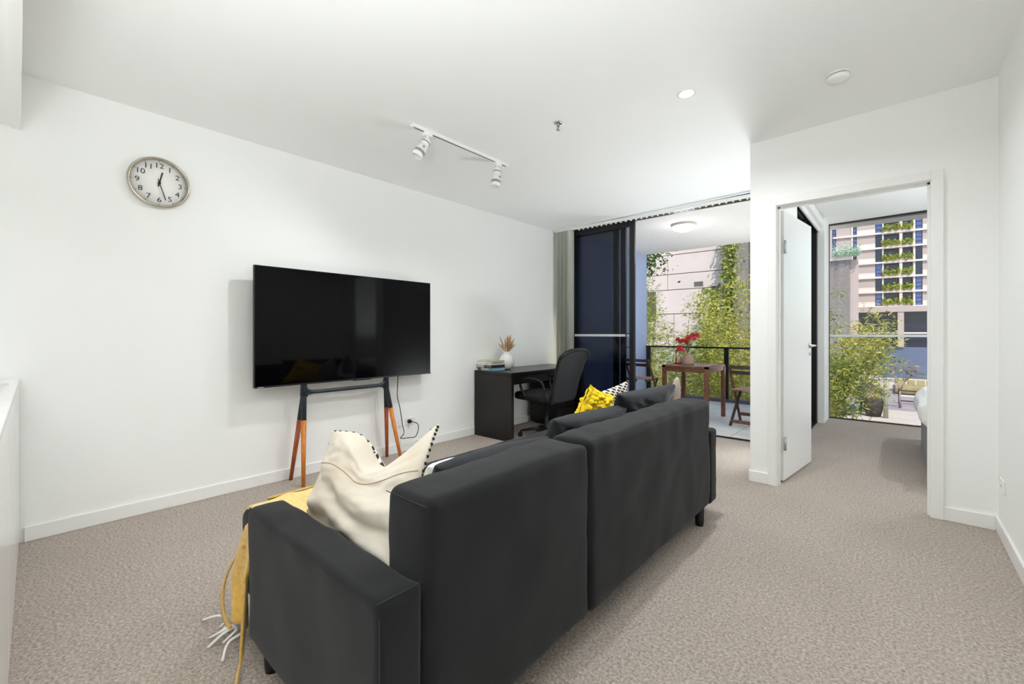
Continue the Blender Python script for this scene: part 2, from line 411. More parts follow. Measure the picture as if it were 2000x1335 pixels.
# door frame: jambs + architraves
struct('trim_2', MB().bb(DX0 - .02, DX0, YD - .002, YD + .102, 0, DZ + .02).bb(DX1, DX1 + .02, YD - .002, YD + .102, 0, DZ + .02)
       .bb(DX0, DX1, YD - .002, YD + .102, DZ, DZ + .02)
       .bb(DX0 + .0, DX0 + .012, YD + .03, YD + .06, 0, DZ).bb(DX1 - .012, DX1, YD + .03, YD + .06, 0, DZ).bb(DX0, DX1, YD + .03, YD + .06, DZ - .012, DZ)
       .bb(DX1 + .004, DX1 + .06, YD - .018, YD, 0, DZ + .06, .003, 1).bb(DX0 - .06, DX0 - .004, YD - .018, YD, 0, DZ + .06, .003, 1)
       .bb(DX0 - .004, DX1 + .004, YD - .018, YD, DZ + .004, DZ + .06, .003, 1), gloss_w)

# bedroom door leaf, swung open
door = empty('door_1', (DX0 + .022, YD + .125, 0), R(90 - 6.2)); door['kind'] = 'structure'
MB().bb(0, .765, -.0, .036, .012, DZ - .006, .002, 1).build('door_leaf', gloss_w, door)
for z in (.30, 1.81):
    h = MB().bb(-.012, .014, -.014, .0, z - .05, z + .05).tube([(-.012, -.012, z - .05), (-.012, -.012, z + .05)], .006, 8).build('hinge', chrome, door)
hd = MB()
for sy, q in ((-1, 0), (1, .036)):
    hd.lathe([(.0, 0), (.024, 0), (.024, .008), (.009, .010), (.009, .045)], 16, axes((1, 0, 0), (0, 0, 1) if sy < 0 else (0, 0, -1), (0, sy, 0), (.70, q, 1.04)))
    hd.tube([(.70, q + sy * .045, 1.04), (.66, q + sy * .05, 1.04), (.59, q + sy * .048, 1.04)], .009, 10)
    hd.box((.70, q + sy * .004, .965), (.03, .008, .03), .003)
hd.bb(.7645, .767, .008, .028, .98, 1.10)
hd.build('door_handle', chrome, door)

# kitchen bench (left edge of the picture)
kb = empty('kitchen_bench', (XL + .014, .004, 0), R(-1.0), 'white kitchen bench with gloss front at the left edge', 'kitchen bench')
for i, (a, b_) in enumerate(((.004, .66), (.664, 1.32), (1.324, 1.98))):
    MB().bb(a, b_, -.02, -.002, .0, .872, .002, 1).build('front_panel', lac_w, kb)
MB().bb(.004, 1.98, -.62, -.022, 0, .872).build('cabinet_body', lac_w, kb)
MB().bb(.002, 2.0, -.65, .0, .874, .90, .002, 1).build('benchtop', stone_w, kb)
pl = MB().lathe([(0, 0), (.06, 0), (.065, .004), (.11, .016), (.112, .019), (.06, .008), (0, .006)], 32).build('side_plate', pot_w,
     label='small white plate lying on the white kitchen bench', cat='plate'); pl.location = (-2.98, -.14, .901)

# ---- sliding door to the balcony (three stacked panels)
sd = empty('window_1', (0, 0, 0)); sd['kind'] = 'structure'
MB().bb(-3.45, -.86, 5.06, 5.24, 2.585, 2.70).bb(-3.45, -3.418, 5.08, 5.24, 0, 2.60).build('window_frame', blackal, sd)
MB().bb(-3.45, -.86, 5.12, 5.20, -.02, .004).bb(-3.45, -.86, 5.135, 5.15, .004, .012).build('track', blackal, sd)
MB().bb(-3.60, -3.447, 5.03, 5.25, 0, 2.62).build('jamb', gloss_w, sd)
for k, (xr, y, hnd) in enumerate(((-2.455, 5.11, 1), (-2.60, 5.155, 0), (-2.725, 5.20, 0))):
    xl = -3.415; st = .068
    p = MB().bb(xl, xl + st, y - .018, y + .018, .012, 2.588, .002, 1).bb(xr - st, xr, y - .018, y + .018, .012, 2.588, .002, 1)
    p.bb(xl + st, xr - st, y - .018, y + .018, 2.49, 2.588).bb(xl + st, xr - st, y - .018, y + .018, .012, .10)
    p = p.build('sliding_panel', blackal, sd)
    MB().bb(xl + st, xr - st, y - .003, y + .003, .10, 2.49).build('pane', glassT, p)
    MB().bb(xl + st, xr - st, y - .0045, y - .0035, 1.105, 1.135).build('safety_strip', decal, p)
    if hnd:
        MB().tube([(xr - .055, y - .02, .97), (xr - .10, y - .045, .97), (xr - .10, y - .045, 1.14), (xr - .055, y - .02, 1.14)], .009, 8).bb(xr - .062, xr - .03, y - .026, y - .016, .96, 1.15).build('handle', black_m, p)
# vertical blinds
vb = empty('vertical_blind', (0, 0, 0), 0, 'grey-green vertical blind drawn to the left corner beside the desk', 'blind')
MB().bb(XL + .02, -.87, 4.955, 4.995, 2.545, 2.575, .003, 1).build('headrail', gloss_w, vb)
for i in range(8):
    x = -3.525 + i * .029
    s = MB(); a = R(52 if i % 2 else 80); dx, dy = math.cos(a) * .0445, math.sin(a) * .0445; g = []
    for j in range(7):
        q = j / 3 - 1; bow = .012 * (1 - q * q)
        for z in (.04, 2.54): g.append(s.bm.verts.new((x + dx * q + bow, 4.975 + dy * q * .95, z)))
    for j in range(6): s.bm.faces.new((g[2 * j], g[2 * j + 2], g[2 * j + 3], g[2 * j + 1])).smooth = True
    bmesh.ops.solidify(s.bm, geom=s.bm.faces[:], thickness=.0012)
    s.build('blind_slat', blind_m, vb)
hk = MB()
for i in range(34): hk.bb(-3.20 + i * .068, -3.185 + i * .068, 4.965, 4.985, 2.528, 2.546)
hk.build('hooks', gloss_w, vb, kind='stuff')

# ---- bedroom: slider to the balcony and big window
sb = empty('window_2', (0, 0, 0)); sb['kind'] = 'structure'
MB().bb(-.86, -.76, 5.22, 6.80, 2.52, 2.75).bb(-.86, -.76, 6.70, 6.80, 0, 2.60).bb(-.86, -.76, 5.22, 5.27, 0, 2.6).bb(-.87, -.76, 5.22, 6.80, -.02, .02).build('window_frame', blackal, sb)
for (y0, y1, x) in ((5.28, 6.02, -.80), (5.94, 6.70, -.835)):
    p = MB().bb(x - .015, x + .015, y0, y0 + .07, .02, 2.52).bb(x - .015, x + .015, y1 - .07, y1, .02, 2.52).bb(x - .015, x + .015, y0, y1, 2.45, 2.52).bb(x - .015, x + .015, y0, y1, .02, .09).build('sliding_panel', blackal, sb)
    MB().bb(x - .003, x + .003, y0 + .07, y1 - .07, .09, 2.45).build('pane', glassC, p)
MB().bb(-.745, -.70, 5.2, 6.8, 2.50, 2.60).bb(-.752, -.735, 5.2, 6.8, 2.44, 2.5).build('pelmet', gloss_w, sb)
wb = empty('window_3', (0, 0, 0)); wb['kind'] = 'structure'
MB().bb(-.69, 2.7, 7.28, 7.36, 2.612, 2.8).bb(-.69, 2.7, 7.28, 7.34, -.01, .012).bb(-.69, -.683, 7.29, 7.34, 0, 2.62).build('window_frame', blackal, wb)
MB().bb(-.683, 2.7, 7.31, 7.318, .012, 2.612).build('pane', glassC, wb)
MB().bb(-.683, 2.7, 7.306, 7.309, 1.10, 1.13).build('safety_strip', decal, wb)

# ---- balcony
struct('wall_balcony', MB().bb(-3.85, -3.55, 5.25, 7.88, -.05, 2.85), bluewall)
struct('wall_balcony_right', MB().bb(-.87, -.80, 6.80, 7.36, -.3, 2.8), bluewall)
struct('ceiling_balcony', MB().bb(-3.85, -.87, 5.21, 7.90, 2.635, 2.95).bb(-.87, 2.8, 7.38, 7.9, 2.66, 2.95), conc_c)
fb = MB().bb(-3.85, -.80, 5.20, 7.95, -.25, -.022).build('floor_balcony', grout, kind='structure')
for i in range(5):
    for j in range(5):
        x0 = -3.55 + i * .54; y0 = 5.215 + j * .535
        MB().bb(x0 + .002, x0 + .536, y0 + .002, min(y0 + .531, 7.80), -.022, -.006 + random.uniform(-.001, .001), .001, 1).build('floor_tile', tile_m, fb)
bal = empty('balcony_balustrade', (0, 7.86, 0), 0, 'black steel and clear glass balustrade along the balcony edge', 'balustrade')
MB().bb(-3.55, -.9, -.025, .025, .885, .915, .003, 1).build('top_rail', black_m, bal)
for x in (-3.50, -2.14, -.93):
    MB().bb(x - .035, x + .035, -.02, .02, -.005, .885).build('post', black_m, bal)
for a, b_ in ((-3.455, -2.185), (-2.095, -.975)): MB().bb(a, b_, -.005, .005, .10, .88).build('glass_panel', glassB, bal)
struct('trim_3', MB().bb(-3.85, -.80, 7.80, 7.95, -.25, .045, .004, 1), mat('grey_kerb', (96, 100, 108), .7))
ol = empty('balcony_ceiling_light', (-2.18, 6.02, 2.635), 0, 'round opal oyster light glowing on the balcony ceiling', 'ceiling light')
MB().lathe([(0, 0), (.155, 0), (.162, -.015), (.16, -.03), (.15, -.03), (0, -.03)], 40).build('base', mat('light_rim', (206, 200, 190), .5), ol)
MB().lathe([(.152, -.03), (.145, -.05), (.12, -.075), (.07, -.095), (0, -.10)], 40, cap=False).build('diffuser', shade_m, ol)

d = bpy.data.lights.new('oyster_lamp', 'POINT'); d.energy = POW['oyster']; d.shadow_soft_size = .15; d.color = (.96, .98, 1)
o = bpy.data.objects.new('oyster_lamp', d); col.objects.link(o); o.parent = ol; o.location = (0, 0, -.30)
# ---- ceiling fixtures
def downlight(x, y, label, energy):
    e = empty('downlight', (x, y, cz(x) - .001), 0, label, 'downlight', 'recessed white ceiling downlights')
    MB().lathe([(.040, -.002), (.048, -.006), (.055, -.003), (.056, 0), (.04, 0)], 32, cap=False).build('ring', gloss_w, e)
    MB().lathe([(0, -.0025), (.041, -.0025)], 32, cap=False).build('lamp', lampE, e)
    d = bpy.data.lights.new('downlight_lamp', 'AREA'); d.shape = 'DISK'; d.size = .09; d.energy = energy; d.color = (.96, .98, 1); d.spread = R(160)
    o = bpy.data.objects.new('downlight_lamp', d); col.objects.link(o); o.parent = e; o.location = (0, 0, -.012)
downlight(-.965, 2.71, 'round recessed downlight glowing in the ceiling above the grey sofa', POW['down'])
downlight(-.5, -.9, 'added unseen downlight behind the viewer', POW['downb'])  # added out of view to even out the room's brightness
downlight(-2.3, -1.2, 'added unseen downlight above the kitchen bench', POW['downb'])  # another unseen lamp, added for more even light
downlight(1.1, 5.6, 'added unseen downlight in the bedroom ceiling', POW['bed'])  # not seen, added to light the bedroom
# track light
tz = cz(-2.5)
tr = empty('track_light', (-2.5, 1.79, tz), 0, 'white ceiling track with two white spotlights above the television', 'track light')
MB().bb(-.018, .018, 0, .98, -.020, 0, .002, 1).build('track', gloss_w, tr)
MB().bb(-.006, .006, .02, .96, -.0205, -.0196).build('track_slot', mat('track_slot_grey', (96, 94, 90), .5), tr)
for k, (y, tx, ty) in enumerate(((.135, -.03, -.10), (.86, .0, -.03))):
    hd = MB().bb(-.017, .017, y - .035, y + .035, -.045, -.018, .004, 2).tube([(0, y, -.04), (0, y, -.075)], .009, 10).build('adaptor', gloss_w, tr)
    dirv = Vector((tx, ty, -.17)).normalized(); a0 = Vector((0, y, -.07)); Q = dirv.to_track_quat('Z', 'Y').to_matrix().to_4x4(); Q.translation = a0
    sp = MB().lathe([(0, .0), (.024, .0), (.030, .006), (.031, .05), (.028, .052), (.028, .056), (.033, .058), (.038, .10), (.038, .155), (.034, .158), (.030, .145), (0, .14)], 24, Q).build('spotlight_head', gloss_w, tr)
    for pr in ([(.0315, .022), (.0325, .024), (.0325, .030), (.0315, .032)], [(.0387, .105), (.0389, .107), (.0389, .125), (.0387, .127)]):
        MB().lathe(pr, 24, Q, cap=False).build('vent_ring', mat('vent_grey', (150, 150, 148), .5), sp)
    for q in (-1, 1): MB().tube([Q @ Vector((.030 * q, 0, .08)), Q @ Vector((.046 * q, 0, .08))], .009, 10).build('pivot', chrome, sp)
    d = bpy.data.lights.new('spotlight_lamp', 'SPOT'); d.energy = POW['spot']; d.spot_size = R(150); d.spot_blend = 1; d.shadow_soft_size = .03; d.color = (.96, .98, 1)
    o = bpy.data.objects.new('spotlight_lamp', d); col.objects.link(o); o.parent = tr; o.matrix_local = Q @ Matrix.Translation((0, 0, .165)) @ Matrix.Rotation(PI, 4, 'X')
# sprinkler
sp = empty('fire_sprinkler', (-1.755, 2.47, cz(-1.755)), 0, 'small chrome fire sprinkler head on the ceiling', 'sprinkler')
MB().lathe([(0, 0), (.03, 0), (.028, -.005), (.012, -.008), (0, -.008)], 24).build('escutcheon', chrome, sp)
MB().tube([(0, 0, -.008), (0, 0, -.02)], .008, 10).tube([(.008, 0, -.018), (.012, 0, -.035), (.002, 0, -.048)], .002, 6).tube([(-.008, 0, -.018), (-.012, 0, -.035), (-.002, 0, -.048)], .002, 6).build('frame', chrome, sp)
MB().tube([(0, 0, -.02), (0, 0, -.045)], .003, 8).build('bulb', black_m, sp)
s = MB().lathe([(0, -.048), (.014, -.048), (.014, -.050), (0, -.050)], 16).build('deflector', chrome, sp)
# smoke detector
sm = empty('smoke_detector', (-.25, 3.10, cz(-.25)), 0, 'round white smoke detector on the ceiling near the bedroom door wall', 'smoke detector')
MB().lathe([(0, 0), (.054, 0), (.056, -.004), (.054, -.010)], 40).build('base', gloss_w, sm)
MB().lathe([(.046, -.010), (.046, -.015)], 40).build('vent_gap', mat('detector_slot', (150, 150, 150), .6), sm)
MB().lathe([(.050, -.015), (.056, -.018), (.055, -.032), (.045, -.040), (.015, -.043), (0, -.043)], 40).build('cover', gloss_w, sm)

# ---- wall plates and cable
def plate(name, loc, M, label, cat, kind):
    e = empty(name, loc, 0, label, cat); e.matrix_world = M
    MB().box((0, 0, .004), (.115, .072, .008), .003, 2).build('cover_plate', gloss_w, e)
    if kind == 'outlet':
        for q in (-.028, .028):
            mm = MB(); mm.box((q - .007, .004, .0083), (.002, .008, .001), rot=Matrix.Rotation(R(25), 3, 'Z')).box((q + .007, .004, .0083), (.002, .008, .001), rot=Matrix.Rotation(R(-25), 3, 'Z')).box((q, -.009, .0083), (.002, .008, .001)).build('socket_slots', ink, e, kind='stuff')
        [MB().box((q, .024, .009), (.012, .016, .004), .001).build('switch', lac_w, e) for q in (-.03, .03)]
    else: MB().box((0, 0, .009), (.03, .02, .003), .001).build('socket', lac_w, e)
    return e
ML = axes((0, 1, 0), (0, 0, 1), (1, 0, 0))
def mloc(M, p): M = M.copy(); M.translation = Vector(p); return M
plate('aerial_outlet', (0, 0, 0), mloc(ML, (XL, 2.405, .285)), 'white aerial socket plate on the wall behind the tv stand leg', 'wall socket', 'aerial')
plate('power_outlet', (0, 0, 0), mloc(ML, (XL, 2.555, .285)), 'white power outlet plate with the black plug in it', 'power outlet', 'outlet')
MR = axes((0, -1, 0), (0, 0, 1), (-1, 0, 0))
plate('wall_plate', (0, 0, 0), mloc(MR, (XR, 3.62, .30)), 'small white socket plate low on the right wall', 'wall socket', 'aerial')
pg = empty('power_cable', (XL, 2.54, .285), 0, 'black power plug and cord looping from the television to the outlet', 'cable')
MB().lathe([(0, .009), (.019, .009), (.021, .02), (.017, .036), (.008, .042), (.005, .055), (0, .056)], 20, axes((0, 1, 0), (0, 0, 1), (1, 0, 0))).build('plug', plast, pg)
def cat(pts, n=8):
    P = [Vector(p) for p in pts]; out = []
    P = [P[0] * 2 - P[1]] + P + [P[-1] * 2 - P[-2]]
    for i in range(1, len(P) - 2):
        for k in range(n):
            t = k / n; a, b, c, d_ = P[i - 1:i + 3]
            out.append(.5 * ((2 * b) + (-a + c) * t + (2 * a - 5 * b + 4 * c - d_) * t * t + (-a + 3 * b - 3 * c + d_) * t ** 3))
    out.append(P[-2]); return out
MB().tube(cat([(.05, 0, 0), (.07, .05, -.02), (.06, .075, -.07), (.05, .05, -.15), (.05, -.03, -.15), (.04, -.12, -.14), (.04, -.08, -.10), (.04, -.10, 0), (.05, -.13, .14), (.05, -.16, .26), (.06, -.165, .36), (.09, -.18, .50)]), .0038, 8).build('cord', plast, pg)

# ================================================================= CLOCK
ck = empty('wall_clock', (0, 0, 0), 0, 'round steel-rimmed wall clock with white face reading about half past twelve', 'clock')
ck.matrix_world = mloc(ML, (XL, .605, 2.122))
MB().lathe([(0, 0), (.150, 0), (.160, .008), (.163, .022), (.160, .034), (.153, .038), (.150, .036), (.147, .024), (.144, .016)], 64, cap=False).build('rim', clock_m, ck)
MB().lathe([(0, .012), (.146, .012), (.146, .014), (0, .014)], 64).build('clock_face', face_m, ck)
for h in range(1, 13):
    a = R(90 - 30 * h)
    text_obj(str(h), .046, ink, ck, Matrix.Translation((.110 * math.cos(a), .110 * math.sin(a), .0148)), 'numeral', .0005, sx=1.12).__setitem__('kind', 'stuff') if h == 11 else text_obj(str(h), .046, ink, ck, Matrix.Translation((.110 * math.cos(a), .110 * math.sin(a), .0148)), 'numeral', .0005, sx=1.12)
tk = MB()
for k in range(12):
    a = R(30 * k); tk.box((.138 * math.cos(a), .138 * math.sin(a), .0145), (.010, .0018, .001), rot=Matrix.Rotation(a, 3, 'Z'))
tk.build('minute_marks', ink, ck, kind='stuff')
def hand(ang, l0, l1, wd, z, nm):
    a = R(90 - ang); MB().box(((l1 - l0) / 2 * math.cos(a), (l1 - l0) / 2 * math.sin(a), z), (l0 + l1, wd, .0015), rot=Matrix.Rotation(a, 3, 'Z')).build(nm, ink, ck)
hand(13, .025, .072, .008, .019, 'hour_hand'); hand(163, .025, .112, .005, .022, 'minute_hand')
MB().lathe([(0, .014), (.008, .014), (.008, .025), (0, .025)], 16).build('hub', ink, ck)

# ================================================================= TV + STAND
tv = empty('television', (-3.44, 1.902, .752), 0, 'large black flat-screen television on the tripod-style wooden stand', 'television')
MB().bb(-.035, -.004, -.785, .785, .0, .888, .002, 1).build('body', plast, tv)
MB().bb(-.0045, .0, -.779, .779, .013, .883).build('screen', tv_m, tv)
MB().bb(-.06, -.035, -.5, .5, .10, .60, .01, 2).build('rear_housing', plast, tv)
MB().bb(-.006, .0015, -.785, .785, .0, .011).build('bottom_bezel', mat('bezel_grey', (48, 47, 50), .3, metal=.5), tv)
MB().bb(-.01, .004, -.03, .14, -.006, .002, .001, 1).build('sensor_bar', plast, tv)
MB().bb(.0015, .002, -.765, -.725, .003, .007).build('badge', mat('badge_silver', (190, 190, 190), .3), tv)
ts = empty('tv_stand', (-3.47, 1.84, 0), 0, 'television stand with dark metal yoke and four tapered orange wooden legs', 'tv stand')
for sy in (-1, 1):
    yt = sy * .365; top = Vector((.0, yt, .77))
    yk = MB().tube([(0, yt, .90), (0, yt, .77), (0, yt, .66)], [.022, .022, .028], 12)
    MBb = None
    for sx in (-1, 1):
        ft = Vector((-.085 if sx < 0 else .145, yt + sy * .065, 0)); j = Vector((0.0, yt, .68)); mid = j.lerp(ft, .30)
        yk.tube([j + Vector((0, 0, .05)), j, mid], [.018, .021, .020], 12)
        foot = ft
        MB().tube([mid, foot], [.0195, .0135], 14).build('leg', oak if sx > 0 else oak_shade, ts)
    yk.build('leg_yoke', navy_m, ts)
MB().tube(cat([(0, -.365, .75), (0, -.355, .715), (0, -.32, .690), (0, -.26, .683), (0, 0, .683), (0, .26, .683), (0, .32, .690), (0, .355, .715), (0, .365, .75)], 5), .016, 12).tube([(0, -.362, .64), (0, -.335, .672), (0, -.28, .682)], .012, 10).tube([(0, .362, .64), (0, .335, .672), (0, .28, .682)], .012, 10).build('crossbar', navy_m, ts)
MB().bb(-.0, .02, -.37, .37, .85, .89).bb(-.0, .02, -.25, -.22, .88, 1.3).bb(-.0, .02, .22, .25, .88, 1.3).build('mounting_bracket', navy_m, ts).location = (-.045, .0, 0)

# ================================================================= DESK
dk = empty('desk', (-3.585, 3.42, 0), 0, 'black-brown wooden desk with solid side panels against the left wall', 'desk')
MB().bb(0, .56, 0, 1.42, .695, .73, .002, 1).build('desktop', desk_m, dk)
for y in (0, 1.38): MB().bb(0, .56, y, y + .04, 0, .695, .002, 1).build('side_panel', desk_m, dk)
MB().bb(.02, .54, .04, 1.38, .60, .695).build('apron', desk_m, dk)
MB().bb(.541, .555, .045, 1.375, .605, .690, .002, 1).build('drawer', desk_m, dk)
pd = empty('drawer_pedestal', (-3.54, 4.37, 0), 0, 'black drawer pedestal standing under the right half of the desk', 'drawer unit')
MB().bb(0, .40, 0, .41, .03, .585, .003, 1).build('body', desk_m, pd)
for k in range(3): MB().bb(.40, .415, .01, .40, .04 + k * .18, .21 + k * .18, .002, 1).build('drawer', desk_m, pd)
MB().bb(.03, .37, .03, .38, 0, .03).build('plinth', black_m, pd)

# books on the desk
bk = [('bottom', (.02, .0), .265, .165, .030, (226, 224, 220), (130, 176, 194), 0, 'NOTES', (60, 100, 130)),
      ('x', (-.02, .005), .30, .20, .030, (214, 216, 216), (38, 32, 22), .02, 'GARDENS', (208, 186, 110)),
      ('y', (-.035, .0), .30, .21, .028, (232, 230, 228), (226, 224, 232), -.02, 'HOUSE', (50, 48, 70)),
      ('z', (-.015, .01), .29, .20, .022, (228, 228, 220), (190, 196, 160), .03, '', (0, 0, 0))]
z = .7305
lab = ['book with pale blue spine at the bottom of the stack on the desk', 'black-spined book with gold lettering, second from the bottom of the desk stack',
       'white book with dark spine lettering, second from the top of the desk stack', 'pale sage-green book on top of the stack on the desk']
for k, (nm, (ox, oy), L_, W_, H_, cp, cs, rz, tx, ct) in enumerate(bk):
    L_ *= .86; ox -= .03
    b = empty('book', (-3.425 + ox, 3.56 + oy, z), rz, lab[k], 'book', 'stacked books on the desk')
    page = mat('pages', cp, .9, c2=tuple(c - 12 for c in cp), vscale=8, stretch=(1, 1, 120)); cov = mat('book_cover', cs, .5)
    MB().bb(-L_ / 2 + .004, L_ / 2 - .004, -W_ / 2 + .004, W_ / 2 - .006, .003, H_ - .003).build('pages', page, b)
    cv = MB().bb(-L_ / 2, L_ / 2, -W_ / 2, W_ / 2, 0, .0028).bb(-L_ / 2, L_ / 2, -W_ / 2, W_ / 2, H_ - .0028, H_)
    sx0 = -.0 if k in (1,) else .02
    cv.bb(sx0, L_ / 2, -W_ / 2 - .0015, -W_ / 2 + .003, 0, H_).bb(L_ / 2 - .003, L_ / 2 + .0, -W_ / 2, W_ / 2, 0, H_)
    cv.build('cover', cov, b)
    if tx: text_obj(tx, H_ * .72, mat('spine_ink', ct, .5), b, axes((1, 0, 0), (0, 0, 1), (0, -1, 0), (sx0 + (L_ / 2 - sx0) / 2, -W_ / 2 - .0018, H_ / 2)), 'lettering', .0003, sx=.85)
    z += H_ + .0006
# vase with dried grass
vs = empty('vase', (-3.385, 3.745, .7305), 0, 'round white ceramic vase holding dried grass on the desk', 'vase')
MB().lathe([(.0, .0), (.04, .0), (.065, .02), (.085, .055), (.090, .095), (.080, .135), (.058, .165), (.040, .180), (.038, .195), (.043, .205), (.040, .205), (.033, .195), (.033, .18), (.0, .17)], 36).build('body', pot_w, vs)
dg_ = empty('dried_grass_bunch', (-3.385, 3.745, .91), 0, 'bunch of dried beige grass plumes in the round white vase', 'dried flowers')
rnd = random.Random(5)
for k in range(26):
    a = rnd.uniform(0, 2 * PI); sp_ = rnd.uniform(.01, .10); h = rnd.uniform(.13, .26) * (1 - sp_ * 1.8)
    tip = Vector((math.cos(a) * sp_ * 1.1, math.sin(a) * sp_ * 1.1, h)); b0 = Vector((math.cos(a) * .012, math.sin(a) * .012, 0))
    mm = b0.lerp(tip, .5) + Vector((0, 0, .012))
    MB().tube(cat([b0, mm, tip], 5), [.0016, .0016, .0018, .0025, .005, .0075, .0085, .008, .0065, .004, .001], 6).build('plume', straw, dg_)

# ================================================================= OFFICE CHAIR
oc = empty('office_chair', (-2.90, 3.86, 0), R(180), 'black mesh-back swivel office chair with loop armrests at the desk', 'office chair')
# local: +x = facing direction (towards the desk), chair origin under the column
for k in range(5):
    a = R(36 + 72 * k); c_, s_ = math.cos(a), math.sin(a)
    MB().tube([(0, 0, .10), (c_ * .15, s_ * .15, .092), (c_ * .28, s_ * .28, .07)], [.026, .020, .014], 10, flat=.8).build('base_leg', plast, oc)
    cs = MB().tube([(c_ * .28, s_ * .28, .075), (c_ * .28, s_ * .28, .045)], .007, 8)
    for q in (-.016, .016):
        p = Vector((c_ * .28 + .01, s_ * .28, .027)); d2 = Vector((-s_, c_, 0))
        cs.tube([p + d2 * (q - .007), p + d2 * (q + .007)], .026, 18)
    cs.build('caster', plast, oc)
MB().lathe([(.03, .07), (.03, .13), (.024, .14), (.024, .24), (.016, .245), (.016, .39)], 16).build('gas_column', plast, oc)
MB().box((0, 0, .40), (.26, .18, .035), .008).tube([(0, -.05, .40), (.02, -.24, .395)], .005, 8).box((.02, -.25, .395), (.03, .05, .012), .004).build('tilt_mechanism', black_m, oc)
from_bm(fabric_box((.47, .48, .085), .035, .05, .003, 6, 3, .012), 'seat', mesh_m, oc, (.04, 0, .465))
# backrest: padded frame with mesh, reclining
def back_pt(u, v):      # u -1..1 across, v 0..1 up
    wdt = .205 + .05 * v - .0 * v
    cx_ = 1 - .10 * max(0, (v - .82) / .18) ** 2 * abs(u) ** 3
    x = -.235 - .16 * v + .03 * (1 - u * u) * -1 + .02 * math.sin(PI * v)
    return Vector((x, u * wdt, .44 + .53 * v * cx_))
bmx = MB(); n1, n2 = 16, 20; gr = [[], []]
for sd_, off in ((0, 0), (1, .016)):
    for i in range(n1 + 1):
        gr[sd_].append([bmx.bm.verts.new(back_pt(-1 + 2 * i / n1, j / n2) + Vector((off, 0, 0))) for j in range(n2 + 1)])
for g in gr:
    for i in range(n1):
        for j in range(n2): bmx.bm.faces.new((g[i][j], g[i + 1][j], g[i + 1][j + 1], g[i][j + 1])).smooth = True
bmx.build('backrest_mesh', mesh_m, oc)
loop = [back_pt(-1, j / 12) for j in range(13)] + [back_pt(u, 1) + Vector((0, 0, .006)) for u in (-.8, -.5, 0, .5, .8)] + [back_pt(1, 1 - j / 12) for j in range(13)] + [back_pt(u, 0) for u in (.6, 0, -.6, -1)]
MB().tube([p + Vector((.008, 0, 0)) for p in loop], .019, 10, flat=.9).build('backrest_frame', plast, oc)
MB().tube([(-.05, 0, .40), (-.20, 0, .41), (-.25, 0, .46), (-.262, 0, .53)], [.02, .02, .022, .018], 10).build('back_support', plast, oc)
for sy in (-1, 1):
    MB().tube(cat([(-.10, sy * .22, .43), (-.16, sy * .265, .47), (-.17, sy * .27, .58), (-.12, sy * .27, .645), (.02, sy * .27, .665), (.12, sy * .27, .64), (.15, sy * .265, .58), (.10, sy * .25, .47), (.08, sy * .22, .43)], 6), .014, 10).build('armrest', plast, oc)
    MB().lathe([(0, 0), (.012, 0), (.012, .01), (0, .012)], 12, axes((1, 0, 0), (0, 0, 1), (0, sy, 0), (-.10, sy * .225, .44))).build('arm_bolt', chrome, oc)

# ================================================================= SOFA
SX0, SX1, SY0, SY1 = -1.99, -.845, .52, 2.92
sf = empty('sofa', (-1.4, 1.72, 0), 0, 'charcoal fabric sofa seen from behind, facing the television', 'sofa')
def sof(name, x0, x1, y0, y1, z0, z1, r, seed, wr=.004, puff=0, m_=sofa_m, res=.035, fn=None):
    bm = fabric_box((x1 - x0, y1 - y0, z1 - z0), r, res, wr, 5, seed, puff, fn)
    return from_bm(bm, name, m_, sf, ((x0 + x1) / 2 + 1.4, (y0 + y1) / 2 - 1.72, (z0 + z1) / 2))
def crease(P, n):
    if n.z > .3 or (n.x > .5):
        k = math.sin(P.y * 38 + P.x * 25 + 3 * noise.noise(Vector((P.y * 3, P.x * 3, P.z * 2))))
        a = max(0, noise.noise(Vector((P.y * 2.2, 3, 0))) + .25)
        top = math.exp(-((.32 - P.z) / .16) ** 2) if n.x > .5 else 1
        return P + n * .006 * k * a * top
    return P
a1 = sof('armrest', -1.672, -.850, .520, .645, .10, .553, .022, 1, .006, fn=crease)
a2 = sof('armrest', -1.672, -.850, 2.795, 2.92, .10, .553, .022, 2)
b1 = sof('backrest', -1.035, -.845, .655, 1.398, .105, .742, .030, 5, .007, .006, fn=crease)
b2 = sof('backrest', -1.035, -.845, 1.404, 2.778, .105, .745, .030, 9, .008, .008, fn=crease)
sof('seat_base', -1.99, -1.04, .60, 1.39, .10, .30, .03, 11)
sof('seat_base', -1.93, -1.04, 1.395, 2.79, .10, .30, .03, 12)
sof('seat_cushion', -1.995, -1.04, .595, 1.39, .302, .447, .04, 13, .005, .008)
sof('seat_cushion', -1.94, -1.04, 1.395, 2.79, .302, .447, .04, 14, .005, .008)
for (x, y) in ((-.885, 2.70), (-.885, .74), (-1.60, .575), (-1.60, 2.86), (-1.9, .72), (-1.85, 2.7)):
    MB().lathe([(0, 0), (.022, 0), (.025, .02), (.027, .112), (0, .112)], 16).build('leg', plast, sf, loc=(x + 1.4, y - 1.72, 0))
# stitched seams
pm = mat('seam_thread', (46, 46, 48), .9)
MB().tube([(.5505, -1.197, .52), (.5525, -1.197, .12)], .0012, 5).tube([(.545, -1.2, .5535), (.545, -1.08, .5535)], .0012, 5).tube([(.372, -1.066, .727), (.546, -1.066, .727)], .0012, 5).build('seam', pm, sf)

